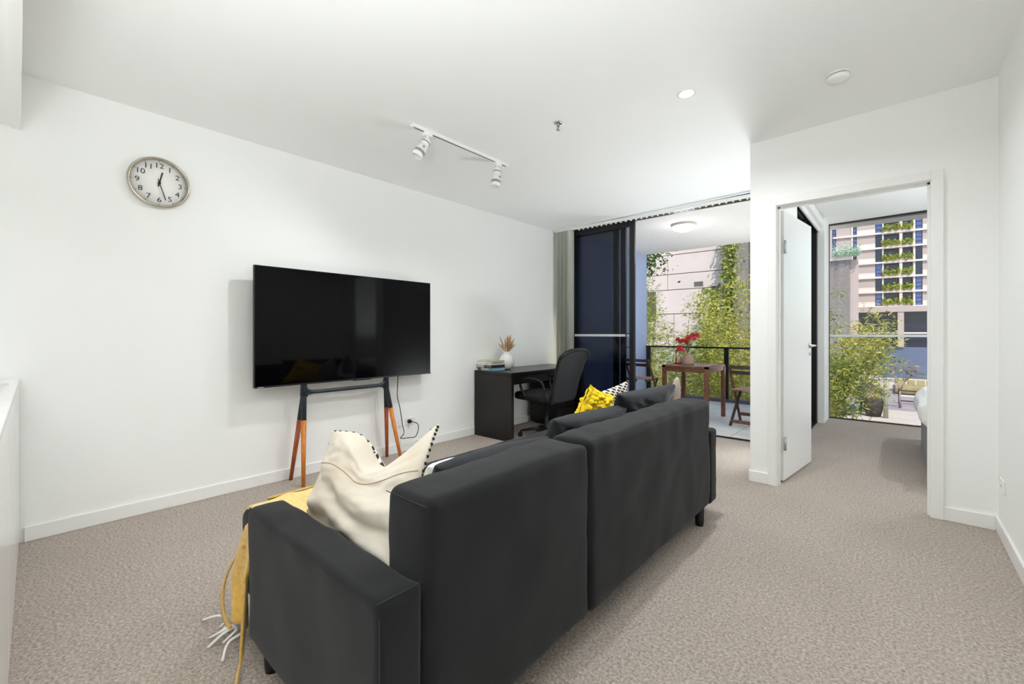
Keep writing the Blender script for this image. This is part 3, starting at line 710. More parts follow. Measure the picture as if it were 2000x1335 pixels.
# back cushions
def cushion(name, TL, TR, BR, BL, th, m_, label, group=None, **kw):
    bm = quad_cushion(TL, TR, BR, BL, th, **kw)
    o = from_bm(bm, name, m_, None, label=label, cat='cushion', group=group)
    uv = o.data.uv_layers.new(name='UVMap')
    A, B, C, D = [Vector(p) for p in (BL, BR, TR, TL)]; ux = (B - A); uy = (D - A)
    co = [v.co for v in o.data.vertices]
    for lp in o.data.loops:
        p = co[lp.vertex_index] - A; uv.data[lp.index].uv = (p.dot(ux) / ux.length_squared, p.dot(uy) / uy.length_squared)
    return o
def shift_origin(o):
    c = sum((v.co for v in o.data.vertices), Vector()) / len(o.data.vertices); c.z = min(v.co.z for v in o.data.vertices)
    o.data.transform(Matrix.Translation(-c)); o.location = o.location + c
cs_ = []
cs_.append(cushion('back_cushion', (-1.13, .90, .715), (-1.13, 1.52, .70), (-1.26, 1.50, .46), (-1.26, .92, .46), .16, cush_m, 'dark grey back cushion at the near end of the sofa, barely above the backrest', 'grey sofa back cushions', conc=.05, wr=.009, seed=2, pw=.35))
cs_.append(cushion('back_cushion', (-1.14, 1.57, .765), (-1.14, 2.27, .745), (-1.26, 2.25, .46), (-1.26, 1.56, .46), .17, cush_m, 'dark grey creased back cushion in the middle, before the yellow cushion', 'grey sofa back cushions', conc=.06, wr=.020, seed=6, pw=.3, fold=.026))
cs_.append(cushion('back_cushion', (-1.14, 2.17, .815), (-1.14, 2.98, .80), (-1.25, 2.76, .46), (-1.26, 2.29, .46), .17, cush_b, 'black back cushion at the far end of the sofa', 'grey sofa back cushions', conc=.05, wr=.014, seed=9, pw=.3, fold=.014))
cs_.append(cushion('yellow_cushion', (-1.37, 2.26, .845), (-1.42, 2.66, .74), (-1.45, 2.45, .46), (-1.42, 2.05, .55), .13, yel_k, 'bright yellow chunky-knit cushion standing on the sofa', conc=.12, wr=.004, seed=1, lumps=11, n=150))
cs_.append(cushion('patterned_cushion', (-1.47, 2.52, .76), (-1.36, 2.72, .83), (-1.40, 2.80, .50), (-1.50, 2.45, .48), .10, [patA, patA], 'black and white woven cushion behind the yellow cushion', conc=.06, wr=.004, seed=4, pw=.4))
cs_.append(cushion('beige_cushion', (-1.145, 3.00, .825), (-1.145, 3.055, .835), (-1.16, 3.115, .60), (-1.16, 2.945, .60), .05, beige_f, 'tall narrow beige cushion corner standing up at the far end of the sofa', conc=-.12, wr=.003, seed=4, pw=.4))
cs_.append(cushion('white_cushion', (-1.36, 1.05, .635), (-1.33, 1.30, .64), (-1.40, 1.36, .47), (-1.42, 1.02, .47), .12, white_f, 'small plain white cushion between the cream cushion and the near back cushion', conc=.06, wr=.004, seed=4, pw=.4))
cc = cushion('cream_cushion', (-1.56, .765, .79), (-1.205, .985, .852), (-1.05, .715, .44), (-1.66, .70, .44), .20, [patB, cream], 'large cream linen cushion with two pointed ears and black dashed front, near sofa end',
             conc=.085, dip=.155, dip_s=.66, dipw=.24, wr=.012, seed=3, n=72, pw=.55, fold=.030, side=-1)
cs_.append(cc)
for o in cs_: shift_origin(o)
# black blanket stitches along the left edge of the cream cushion
st = MB(); N_ = 72; EG = EDGE[1]
for k in range(3, 60, 3): st.box(EG[0][k], (.009, .009, .010), .002)
for k in range(5, N_ - 3, 5): st.box(EG[k][N_], (.009, .008, .005), .002)
for k in range(20, N_ - 2, 3): st.box(EG[N_][k], (.008, .008, .010), .002)
cam_side = EDGE[1] if EDGE[1][36][36].y < EDGE[-1][36][36].y else EDGE[-1]
seam_pts = [cam_side[i][44] + Vector((.001, -.0015, .0)) for i in range(2, 71)]
so = st.build('edge_stitching', ink, None, label='black edge stitching', kind='stuff'); so.parent = cc; so.location = -cc.location
so = MB().tube(seam_pts, .0016, 5).build('seam', mat('seam_tan', (176, 150, 122), .9)); so.parent = cc; so.location = -cc.location

# throw blanket
th = empty('throw_blanket', (-1.85, .62, 0), 0, 'mustard yellow woollen throw over the near end of the sofa, fringe on the carpet', 'throw')
def sheet(name, P, nu, nv, m_, thick=.008):
    mb = MB(); g = [[mb.bm.verts.new(P(i / nu, j / nv)) for j in range(nv + 1)] for i in range(nu + 1)]
    for i in range(nu):
        for j in range(nv): mb.bm.faces.new((g[i][j], g[i + 1][j], g[i + 1][j + 1], g[i][j + 1])).smooth = True
    bmesh.ops.recalc_face_normals(mb.bm, faces=mb.bm.faces)
    bmesh.ops.solidify(mb.bm, geom=mb.bm.faces[:], thickness=thick)
    o = mb.build(name, m_, th, smooth=True); o.data.transform(Matrix.Translation((1.85, -.62, 0))); return o
def top_sheet(u, v):     # u across x, v along y
    x = -1.965 + .56 * u; y = .61 + .62 * v
    z_ = .462 + .007 * noise.noise(Vector((x * 9, y * 9, 0))) + .010 * max(0, noise.noise(Vector((x * 5, y * 14, 4))))
    if u < .06: z_ -= .03 * (1 - u / .06) ** 2
    return Vector((x, y, z_))
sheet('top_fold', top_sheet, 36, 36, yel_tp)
def front_sheet(u, v):   # over the front edge
    y = .70 + .5 * u; return Vector((-2.008 - .012 * math.sin(y * 40) - .01 * v, y, .447 - .24 * v)) if v > .12 else Vector((-1.97 - .04 * v / .12, y, .463 - .016 * (v / .12) ** 2))
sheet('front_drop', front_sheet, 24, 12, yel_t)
def side_sheet(u, v):    # hanging down over the side of the seat, past the armrest front
    w0 = .06 + .13 * min(1, v * 1.6) - .07 * max(0, v - .7) / .3; x = -1.715 - w0 * u - .02 * v + .012 * noise.noise(Vector((v * 4, u * 2, 1)))
    y = .585 - .028 * min(1, v / .10) - .016 * math.sin(u * 8 + v * 3) * v - .03 * v
    z_ = .460 - .36 * max(0, v - .05) / .95 - .02 * noise.noise(Vector((u * 5, 3, 0))) * v
    return Vector((x, y, z_))
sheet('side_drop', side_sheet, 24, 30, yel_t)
def strip(u, v):
    p = cat([(-1.80, .545, .36), (-1.905, .535, .26), (-1.955, .525, .17), (-1.945, .52, .08), (-1.86, .52, .05)], 6)
    c = p[min(len(p) - 1, int(v * (len(p) - 1)))]; return c + Vector((.016 * (2 * u - 1), .004, .012 * (2 * u - 1)))
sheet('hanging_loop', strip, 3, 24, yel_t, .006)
def tail(u, v):
    c = Vector((-1.74, .535, .30)).lerp(Vector((-1.69, .505, .03)), min(1, v / .75)) if v < .75 else Vector((-1.69, .505, .03)).lerp(Vector((-1.57, .45, .012)), (v - .75) / .25)
    return c + Vector((.017 * (2 * u - 1), -.01 * (2 * u - 1), .002))
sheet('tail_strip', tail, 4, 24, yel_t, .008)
rnd = random.Random(11)
for k, (p0, p1) in enumerate((((-1.93, .545, .05), (-2.07, .485, .008)), ((-1.88, .545, .05), (-1.93, .475, .008)), ((-1.86, .54, .05), (-1.875, .455, .008)),
                              ((-1.85, .54, .05), (-1.93, .51, .012)), ((-1.84, .54, .05), (-1.86, .50, .01)), ((-1.80, .54, .05), (-1.76, .47, .008)), ((-1.87, .54, .055), (-1.97, .52, .01)))):
    a, b_ = Vector(p0), Vector(p1); mid = a.lerp(b_, .5) + Vector((rnd.uniform(-.02, .02), rnd.uniform(-.02, .02), .01))
    o = MB().tube(cat([a, mid, b_], 5), .0048, 7).build('tassel', white_f, th); o.location = (1.85, -.62, 0)

# ================================================================= BED
bd = empty('bed', (.18, 4.48, 0), 0, 'bed with grey upholstered base and white duvet seen through the bedroom doorway', 'bed')
from_bm(fabric_box((1.5, 1.62, .36), .012, .12, .001), 'bed_base', mat('grey_upholstery', (148, 150, 152), .8, bump=.3, bscale=500), bd, (.76, .86, .20))
MB().bb(.012, 1.5, .0, .045, .0, .42, .004, 1).build('footboard', mat('dark_bed_end', (52, 52, 54), .5), bd)
def duv(P, n_):
    d = noise.noise(Vector((P.x * 3, P.y * 3, 0))) * .02
    return P + Vector((0, 0, d)) if n_.z > .2 else P + n_ * .012 * math.sin(P.y * 9)
from_bm(fabric_box((1.56, 1.50, .24), .09, .05, .01, 3, 5, .03, duv), 'duvet', white_f, bd, (.76, .98, .50))

# ================================================================= BALCONY FURNITURE
tb = empty('balcony_table', (-2.075, 6.12, -.006), 0, 'square acacia wood table on the balcony holding the lantern and clay vase', 'table')
TW, TD = .60, .76
for i in range(6):
    MB().bb(-TW / 2 + .053 + i * .083, -TW / 2 + .132 + i * .083, -TD / 2 + .05, TD / 2 - .05, .703, .724, .002, 1).build('slat', acacia_l, tb)
MB().bb(-TW / 2, TW / 2, -TD / 2, -TD / 2 + .048, .700, .726, .002, 1).bb(-TW / 2, TW / 2, TD / 2 - .048, TD / 2, .700, .726, .002, 1).bb(-TW / 2, -TW / 2 + .05, -TD / 2, TD / 2, .700, .726, .002, 1).bb(TW / 2 - .05, TW / 2, -TD / 2, TD / 2, .700, .726, .002, 1).build('top_frame', acacia, tb)
MB().bb(-TW / 2 + .02, TW / 2 - .02, -TD / 2 + .015, -TD / 2 + .035, .645, .70).bb(-TW / 2 + .02, TW / 2 - .02, TD / 2 - .035, TD / 2 - .015, .645, .70).bb(-TW / 2 + .015, -TW / 2 + .035, -TD / 2 + .02, TD / 2 - .02, .645, .70).bb(TW / 2 - .035, TW / 2 - .015, -TD / 2 + .02, TD / 2 - .02, .645, .70).build('apron', acacia, tb)
for sx in (-1, 1):
    for sy in (-1, 1): MB().box((sx * (TW / 2 - .028), sy * (TD / 2 - .028), .35), (.048, .048, .70), .003, 1).build('leg', acacia, tb)
def folding_chair(loc, rz, label):
    e = empty('folding_chair', loc, rz, label, 'chair', 'folding balcony chairs')   # local +y = facing
    for sx in (-1, 1):
        x = sx * .20
        MB().tube([(x, -.17, .755), (x, .22, .01)], .0175, 4, flat=.7).build('back_upright', acacia, e)
        MB().tube([(x * .88, -.20, .01), (x * .88, .17, .44)], .0175, 4, flat=.7).build('rear_leg', acacia_d, e)
    for (y, z_, h) in ((-.175, .735, .045), (-.135, .665, .045)):
        MB().box((0, y - .008, z_), (.40, .014, h), .004, 2, rot=Matrix.Rotation(R(-25), 3, 'X')).build('back_slat', acacia_d, e)
    for k in range(6):
        MB().bb(-.185, .185, -.16 + k * .062, -.108 + k * .062, .445, .458, .003, 1).build('seat_slat', acacia_l, e)
    for q in (-1, 1): MB().bb(.145 * q, .17 * q, -.17, .20, .42, .444).build('seat_rail', acacia, e)
    for (y, z_) in ((.165, .11), (-.155, .06)): MB().bb(-.19, .19, y - .012, y + .012, z_ - .02, z_ + .02, .003, 1).build('stretcher', acacia, e)
    return e
folding_chair((-1.355, 6.03, -.006), R(-5), 'folding acacia chair to the right of the balcony table')
folding_chair((-3.00, 6.48, -.006), R(-4), 'folding acacia chair to the left of the balcony table')
# lantern
ln = empty('lantern', (-2.26, 6.10, .722), 0, 'small red metal candle lantern on the balcony table', 'lantern')
MB().box((0, 0, .007), (.105, .105, .014), .003, 1).build('base', red_m, ln)
ln.scale = (1.2, 1.2, 1.2)
MB().lathe([(.062, .148), (.058, .153), (.038, .185), (.026, .192), (.026, .205), (.012, .215), (0, .217)], 6).build('roof', red_m, ln)
mm = MB()
for k in range(6):
    a = R(60 * k); mm.tube([(.05 * math.cos(a), .05 * math.sin(a), .012), (.05 * math.cos(a), .05 * math.sin(a), .15)], .0045, 6)
mm.build('frame_bars', mat('brass_bars', (190, 168, 92), .4, metal=.6), ln)
MB().lathe([(0, .014), (.026, .014), (.026, .085), (0, .088)], 20).build('candle', candle, ln)
MB().tube(cat([(-.02, 0, .212), (-.018, 0, .24), (0, 0, .252), (.018, 0, .24), (.02, 0, .212)], 4), .0022, 6).build('handle', red_m, ln)
cv_ = empty('clay_vase', (-2.13, 6.03, .722), 0, 'bottle-shaped pinkish clay vase beside the red lantern', 'vase')
MB().lathe([(0, 0), (.070, 0), (.080, .012), (.080, .05), (.066, .10), (.040, .135), (.026, .148), (.022, .158), (.018, .158), (.018, .14), (0, .13)], 32).build('body', clay, cv_)
fl = empty('flower_bunch', (-2.13, 6.03, .86), 0, 'bunch of red and pink gerbera-like flowers in the clay vase', 'flowers')
rnd = random.Random(3)
heads = [(-.135, .00, .20, 0), (-.10, .02, .17, 1), (-.06, -.03, .185, 0), (-.015, .01, .19, 0), (.035, -.02, .215, 1), (.075, .01, .245, 0), (.10, -.02, .22, 1), (.05, .03, .26, 0), (.12, .02, .255, 0), (-.03, .04, .16, 1), (.015, -.03, .235, 0)]
for (hx, hy, hz, kk) in heads:
    f = MB().tube(cat([(0, 0, 0), (hx * .25, hy * .3, hz * .45), (hx * .9, hy * .9, hz * .88), (hx, hy, hz)], 5), .0022, 6).build('stem', stem_g, fl)
    pm2 = MB(); c0 = Vector((hx, hy, hz)); axn = (Vector((rnd.uniform(-.3, .3), -.9, .5))).normalized(); Q = axn.to_track_quat('Z', 'Y').to_matrix().to_4x4(); Q.translation = c0
    for ring, (rr, nn, lift) in enumerate(((.046, 12, .004), (.034, 10, .014))):
        for q in range(nn):
            a = 2 * PI * (q + ring * .5) / nn; d1 = Vector((math.cos(a), math.sin(a), 0)); d2 = Vector((-d1.y, d1.x, 0))
            vv = [pm2.bm.verts.new(Q @ v) for v in (d1 * .006, d1 * rr * .6 + d2 * .007 + Vector((0, 0, lift)), d1 * rr + Vector((0, 0, lift * .5)), d1 * rr * .6 - d2 * .007 + Vector((0, 0, lift)))]
            pm2.bm.faces.new(vv)
    pm2.lathe([(0, .0), (.008, .0), (.008, .010), (0, .012)], 8, Q)
    pm2.build('flower_head', pinkf if kk else red_f, f)
lf = MB()
for k in range(40):
    a = rnd.uniform(0, 2 * PI); q = Vector((math.cos(a) * rnd.uniform(.01, .07), math.sin(a) * rnd.uniform(.01, .05), rnd.uniform(.02, .16))); d1 = Vector((rnd.uniform(-1, 1), rnd.uniform(-1, 1), rnd.uniform(.0, 1))).normalized() * rnd.uniform(.02, .05); d2 = d1.cross(Vector((rnd.random(), rnd.random(), rnd.random()))).normalized() * .006
    vv = [lf.bm.verts.new(q + v) for v in (Vector((0, 0, 0)), d1 * .5 + d2, d1, d1 * .5 - d2)]; lf.bm.faces.new(vv)
lf.build('foliage', leaf_mat('bouquet_leaves', (110, 118, 92), (150, 156, 120)), fl, kind='stuff')

# ================================================================= EXTERIOR
def leaves(name, centers, m_, parent, L=(.08, .15), W=.016, rs=0, droop=.4):
    """centers: Nx3 numpy array; one diamond leaf at each"""
    rg = np.random.default_rng(rs); N = len(centers)
    th_ = rg.uniform(0, 2 * PI, N); ph = rg.uniform(-.9, .5, N) - droop * .3
    d = np.stack([np.cos(th_) * np.cos(ph), np.sin(th_) * np.cos(ph), np.sin(ph)], 1)
    r = rg.normal(size=(N, 3)); sv = np.cross(d, r); sv /= np.linalg.norm(sv, axis=1)[:, None] + 1e-9
    ln_ = rg.uniform(L[0], L[1], N)[:, None]; wd = W * ln_ / L[1]
    c = np.asarray(centers)
    V = np.stack([c, c + d * ln_ * .4 + sv * wd, c + d * ln_, c + d * ln_ * .4 - sv * wd], 1).reshape(-1, 3)
    me = bpy.data.meshes.new(name); me.vertices.add(4 * N); me.vertices.foreach_set('co', V.astype(np.float32).ravel())
    me.loops.add(4 * N); me.loops.foreach_set('vertex_index', np.arange(4 * N, dtype=np.int32))
    me.polygons.add(N); me.polygons.foreach_set('loop_start', np.arange(0, 4 * N, 4, dtype=np.int32)); me.polygons.foreach_set('loop_total', np.full(N, 4, dtype=np.int32))
    me.update(calc_edges=True); me.materials.append(m_)
    o = bpy.data.objects.new(name, me); col.objects.link(o); o.parent = parent; o['kind'] = 'stuff'
    return o
def bamboo(x, y, h, nl, m_, label, rs, spread=.55, z0=-1.5, low=0., lean=(0, 0)):
    e = empty('bamboo', (x, y, z0), 0, label, 'bamboo', 'bamboo clumps beyond the windows')
    rg = random.Random(rs); rn = np.random.default_rng(rs); pts = []
    for k in range(7):
        a = rg.uniform(0, 2 * PI); b0 = Vector((math.cos(a) * .12, math.sin(a) * .12, 0)); hh = h * rg.uniform(.72, 1.0)
        tip = Vector((math.cos(a) * spread * rg.uniform(.4, 1) + lean[0], math.sin(a) * spread * rg.uniform(.3, 1) + lean[1], hh))
        P = [b0, b0.lerp(tip, .5) * 1.0 + Vector((-(tip.x - b0.x) * .18, -(tip.y - b0.y) * .18, 0)), tip]
        c_ = cat(P, 6); MB().tube(c_, [.012 * (1 - .8 * i / (len(c_) - 1)) for i in range(len(c_))], 5).build('cane', cane, e)
        for i in range(nl // 7):
            t = rg.uniform(low, 1) ** .85; q = c_[min(len(c_) - 1, int(t * (len(c_) - 1)))].lerp(c_[min(len(c_) - 1, int(t * (len(c_) - 1)) + 1)], rg.random())
            s_ = .30 * (1 - .62 * t)
            # tufts on side twigs
            if i % 9 == 0: off = Vector((rg.gauss(0, 1), rg.gauss(0, 1), rg.gauss(0, .6))) * s_; base = q + off
            pts.append(tuple(base + Vector((rg.gauss(0, 1), rg.gauss(0, 1), rg.gauss(0, .7))) * .06))
    leaves('foliage', np.array(pts), m_, e, L=(.055, .11), W=.0125, rs=rs)
    return e
bl = [(-5.3, 11.6, 4.6, leafG, 'tall'), (-4.75, 10.4, 3.9, leafG, ''), (-4.1, 10.9, 3.4, leafG, ''), (-3.6, 10.1, 3.0, leafG, ''), (-3.15, 10.8, 3.9, leafG, ''),
      (-2.75, 10.0, 3.5, leafY, ''), (-2.5, 10.9, 4.9, leafG, ''), (-2.1, 9.9, 4.2, leafY, ''), (-4.4, 9.6, 2.6, leafY, ''), (-3.9, 9.4, 2.3, leafY, ''), (-3.3, 9.3, 2.3, leafY, ''), (-2.7, 9.2, 2.3, leafY, ''), (-2.2, 9.3, 2.5, leafY, '')]
bn = ['bamboo clump farthest left beyond the balcony, behind the sliding panels', 'tall bamboo at the left end of the balustrade view, beside the blue-grey wall', 'green bamboo behind the balustrade, left of the table',
      'green bamboo just left of the red lantern, below the concrete wall vent', 'bamboo rising behind the red flowers', 'yellow-green bamboo right of the red flowers', 'tallest bamboo, in front of the grey pillar',
      'yellowish bamboo beside the bedroom wall corner, above the right folding chair', 'low yellow-green bamboo below the rail, above the left folding chair', 'low yellow-green bamboo seen below the rail just right of the left chair', 'low yellow-green bamboo seen under the balcony table', 'low yellow-green bamboo seen between table and right chair', 'low yellow bamboo seen through the right folding chair']
for k, (x, y, h, m_, _) in enumerate(bl): bamboo(x, y, h, 3600 if h > 2.8 else 3000, m_, bn[k], 20 + k, low=.15)
bb2 = [(-1.22, 10.0, 3.7, leafG, 'bamboo at the left edge of the bedroom window', (0, 0), .1), (-1.12, 10.3, 3.15, leafY, 'arching yellow-green bamboo reaching across the middle of the bedroom window', (.80, 0), .55),
       (-1.10, 9.4, 2.1, leafY, 'low yellow bamboo at the bottom left of the bedroom window', (0, 0), .1), (-1.05, 9.9, 2.75, leafG, 'green bamboo leaning right below the tower in the bedroom window', (.42, 0), .48),
       (-1.6, 10.4, 3.6, leafG, 'bamboo behind the bedroom wall column', (.2, 0), .1), (-1.0, 10.6, 2.95, leafG, 'thin bamboo sprays arching right in front of the tower base', (.95, 0), .62)]
for k, (x, y, h, m_, lb, ln2, lo) in enumerate(bb2): bamboo(x, y, h, 3400 if k != 5 else 1500, m_, lb, 60 + k, spread=.30, low=lo, lean=ln2)
e = empty('orange_shrub', (-1.02, 8.9, -1.5), 0, 'small orange-leaved shrub at the lower left corner of the bedroom window', 'shrub')
rn = np.random.default_rng(4); leaves('foliage', rn.normal(size=(500, 3)) * [.12, .12, .1] + [0, 0, 1.0], leafO, e, rs=4)
MB().tube([(0, 0, 0), (0, 0, 1.0)], .02, 6).build('stem', bark, e)
# tree overhanging at the top left of the balcony view
e = empty('overhanging_tree', (-5.0, 10.2, -1.5), 0, 'dark green tree branch hanging in at the top left of the balcony view', 'tree')
MB().tube([(0, 0, 0), (-.1, 0, 3), (.1, 0, 4.6)], [.1, .08, .04], 8).build('trunk', bark, e)
leaves('foliage', rn.normal(size=(1500, 3)) * [.36, .3, .22] + [.05, 0, 4.55], leafD, e, L=(.08, .14), W=.03, rs=8)
# planter podium they grow from
pdm = MB().bb(-12, -.42, 8.6, 13.5, -1.9, -1.5).build('planter_podium', soil, label='soil bed of the raised podium where the bamboo grows', cat='garden bed')
MB().bb(-12, -.36, 8.45, 8.6, -7.3, -1.35).bb(-.42, -.30, 8.6, 13.5, -7.3, -1.35).build('retaining_wall', grey_c, pdm)
# timber/steel garden fence between building and bamboo
fe = empty('garden_fence', (-3.2, 8.9, -1.35), 0, 'low pale rail fence among the bamboo below the balcony', 'fence')
for z_ in (.55, .95): MB().tube([(-2.6, 0, z_), (2.4, 0, z_)], .012, 6).build('rail', path_m, fe)
for i in range(6): MB().bb(-2.4 + i * .9, -2.36 + i * .9, -.02, .02, 0, 1.0).build('post', path_m, fe)

# opposite concrete panel building
cb = empty('concrete_building', (0, 20, -7.3), 0, 'pale precast concrete panel building across from the balcony', 'building')
zs = [-7.3, -4.5, -2.3, -.2, 2.03, 3.14, 3.86, 4.75, 6.4, 8.2]
for i in range(len(zs) - 1):
    sh = (-15.6, -12.0, -7.99, -4.60) if i not in (4,) else (-15.6, -12.5, -9.0, -6.41, -4.60)
    if i < 4: sh = (-15.6, -11.0, -7.7, -4.60)
    for j in range(len(sh) - 1):
        MB().bb(sh[j] + .012, sh[j + 1] - .012, 0, .25, zs[i] + 7.3 + .015, zs[i + 1] + 7.3 - .015, .006, 1).build('panel', panel_m, cb)
MB().bb(-15.7, -4.6, .06, .6, 0, 15.5).build('backing', joint_m, cb)
MB().bb(-5.08, -4.60, -.5, .0, 0, 15.5).build('pillar', grey_c, cb)
MB().bb(-5.30, -5.08, -.25, .0, 0, 15.5).build('pillar_return', joint_m, cb)
v = MB()
for k in range(3): v.bb(-6.78, -6.40, -.03, 0, 10.56 + k * .07, 10.59 + k * .07)
v.build('vent', joint_m, cb)
for (x0, x1, z0, z1) in ((-9.6, -8.55, 9.0, 10.4), (-6.1, -5.75, 9.0, 10.5)):
    MB().bb(x0, x1, -.01, .02, z0, z1).build('recess', joint_m, cb)
cr = empty('creeper', (-5.2, 19.4, -7.3), 0, 'green creeper climbing the grey pillar of the concrete building', 'climbing plant')
pp = np.stack([rn.normal(size=2600) * .16, rn.normal(size=2600) * .1, rn.uniform(4, 13.5, 2600)], 1); leaves('foliage', pp, leafG, cr, L=(.12, .22), W=.05, rs=3)
for (nm, lbx, x, zt, n_) in (('hedge_column', 'narrow green hedge against the concrete wall at the left', -9.1, 2.9, 2000), ('hedge_column', 'narrow green hedge in front of the concrete wall near the pillar', -5.92, 3.1, 1600)):
    e = empty(nm, (x, 19.3, -7.3), 0, lbx, 'hedge', 'narrow hedges by the concrete building')
    pp = np.stack([rn.normal(size=n_) * .26, rn.normal(size=n_) * .15, rn.uniform(5, zt + 7.3, n_)], 1); leaves('foliage', pp, leafG, e, L=(.12, .22), W=.05, rs=7)
    MB().tube([(0, 0, 0), (0, 0, 9)], .06, 6).build('trunk', bark, e)

# ---- tower
tw = empty('apartment_tower', (-3.823, 109.995, -7.3), R(5.283), 'tall taupe apartment tower with green balcony planters seen through the bedroom window', 'building')
G = 7.3; fl_z = [6.2 + 2.83 * k for k in range(12)]; TOP = fl_z[-1] + G
def tp(name, m_, *b, **kw):
    if name in ('wall', 'column', 'spandrel', 'balcony_glazing'):
        for q in b: o = MB().bb(*q).build(name, m_, tw, **kw)
        return o
    mb = MB()
    for q in b: mb.bb(*q)
    return mb.build(name, m_, tw, **kw)
tp('wall', tow_w, (-2.09, .73, 0, 6, 6.2 + G, TOP), (7.46, 22, 0, 6, 6.2 + G, TOP), (-20, -6.0, 0, 6, 0, TOP), (-5.37, -2.68, 0, 6, 0, TOP))
tp('core', tow_dark, (-6.0, 7.46, 1.2, 6, 0, TOP))
tp('column', tow_b, (4.24, 4.66, -.15, 1.2, 6.2 + G, TOP), (1.74, 1.98, -.05, 1.2, 6.2 + G, TOP), (6.19, 6.48, -.05, 1.2, 6.2 + G, TOP), (-2.95, -2.68, -.15, 1, 0, TOP))
tp('beam', tow_w, (-2.68, 22, -.6, 1.2, 5.15 + G, 6.2 + G))
tp('column', tow_w, (3.95, 4.85, -.5, .4, -1.5 + G, 5.2 + G), (-2.6, -1.9, -.5, .4, 0, 5.2 + G))
tp('glazing', tow_d, (-2.4, 22, .5, 1.2, -1.5 + G, 5.2 + G))
tp('rail', tow_b, (-2.4, 22, -.4, -.3, 1.0 + G, 1.3 + G))
tp('lower_wall', tow_shade, (-2.4, 22, -.2, 1.2, 0, -1.5 + G))
for k, z_ in enumerate(fl_z):
    zz = z_ + G
    tp('floor_slab', tow_b, (-5.9, 22, -.28, 1.2, zz - .18, zz + .16))
    tp('spandrel', tow_b, (-2.09, .73, -.06, .0, zz + .16, zz + .95), (1.98, 6.19, -.12, .05, zz + .16, zz + .85), (7.46, 9.4, -.06, 0, zz + .16, zz + .95))
    if k == len(fl_z) - 1: break
    for (a, b_, m_) in ((.78, 1.70, tow_g if (k in (5, 0, 2)) else tow_d), (6.52, 7.42, tow_g if k in (0, 1, 4, 5) else tow_d), (-2.64, -2.13, tow_g if k > 3 else tow_d), (-5.95, -5.42, tow_g if k > 3 else tow_d)):
        f = tp('window_frame', tow_d, (a, a + .07, -.02, .3, zz + .16, zz + 2.6), (b_ - .07, b_, -.02, .3, zz + .16, zz + 2.6), (a, b_, -.02, .3, zz + 1.55, zz + 1.65), (a, b_, -.02, .3, zz + .75, zz + .83))
        MB().bb(a + .07, b_ - .07, .05, .08, zz + .16, zz + 2.6).build('pane', m_, f)
    f = tp('balcony_glazing', tow_d, (2.1, 4.2, 1.1, 1.25, zz + .2, zz + 2.6), (4.7, 6.15, 1.1, 1.25, zz + .2, zz + 2.6))
    if k < 7:
        npl = 1500
        pp = np.stack([np.concatenate([rn.uniform(1.7, 4.3, 900), rn.uniform(4.6, 6.1, 600)]), rn.normal(size=npl) * .14 - .25, rn.normal(size=npl) * .24 + zz + .92], 1)
        # bushy lumps
        pp[:, 2] += .22 * np.sin(pp[:, 0] * 7 + k * 2)
        leaves('planter_foliage', pp, leafP, tw, L=(.16, .34), W=.09, rs=30 + k)
# second rendered block, left of the tower, nearer
gb = empty('grey_annex', (-7.2, 98, -7.3), R(5), 'grey low block at the left edge of the bedroom window', 'building')
MB().bb(-6, 1.0, 0, 6, 0, 21.5).build('wall', grey_c, gb)
MB().bb(-6, 1.3, -.3, 6, 21.5, 22.2).build('roof_edge', tow_b, gb)
MB().bb(1.0, 2.2, .5, 6, 0, 21.5).build('stair_core', tow_w, gb)
pp = np.stack([rn.uniform(-1.5, 2.4, 1600), rn.normal(size=1600) * .4 - .3, np.abs(rn.normal(size=1600)) * .9 + 22.2], 1)
leaves('roof_planting', pp, leaf_mat('pale_roof_leaves', (150, 196, 160), (226, 240, 226), .2), gb, L=(.2, .5), W=.09, rs=77)

# ---- street
struct('ground', MB().bb(-120, 120, 8.4, 260, -7.6, -7.32), asphalt)
struct('trim_4', MB().bb(-3.9, 30, 44, 63, -7.32, -7.22).bb(-30, 40, 88, 99, -7.32, -7.25), path_m)
gv = MB().bb(-.2, 9, 80.5, 96, -7.25, -6.2, .3, 2).build('grass_bank', grass_m, label='dry grass bank behind the street, right of the bare tree', cat='grass bank')
# market umbrella
um = empty('market_umbrella', (-2.35, 60.5, -7.3), 0, 'grey pyramid-roofed market umbrella by the roadside', 'umbrella')
mm = MB(); n_ = 4; R0 = 2.1; top = mm.bm.verts.new((0, 0, 3.35)); ring = [mm.bm.verts.new((R0 * math.cos(R(35 + 90 * i)), R0 * math.sin(R(35 + 90 * i)), 1.95)) for i in range(4)]
for i in range(4): mm.bm.faces.new((top, ring[i], ring[(i + 1) % 4]))
bmesh.ops.solidify(mm.bm, geom=mm.bm.faces[:], thickness=.04)
mm.build('canopy', mat('grey_canvas', (104, 94, 96), .9), um)
MB().tube([(0, 0, 0), (0, 0, 3.3)], .03, 8).build('pole', black_m, um)
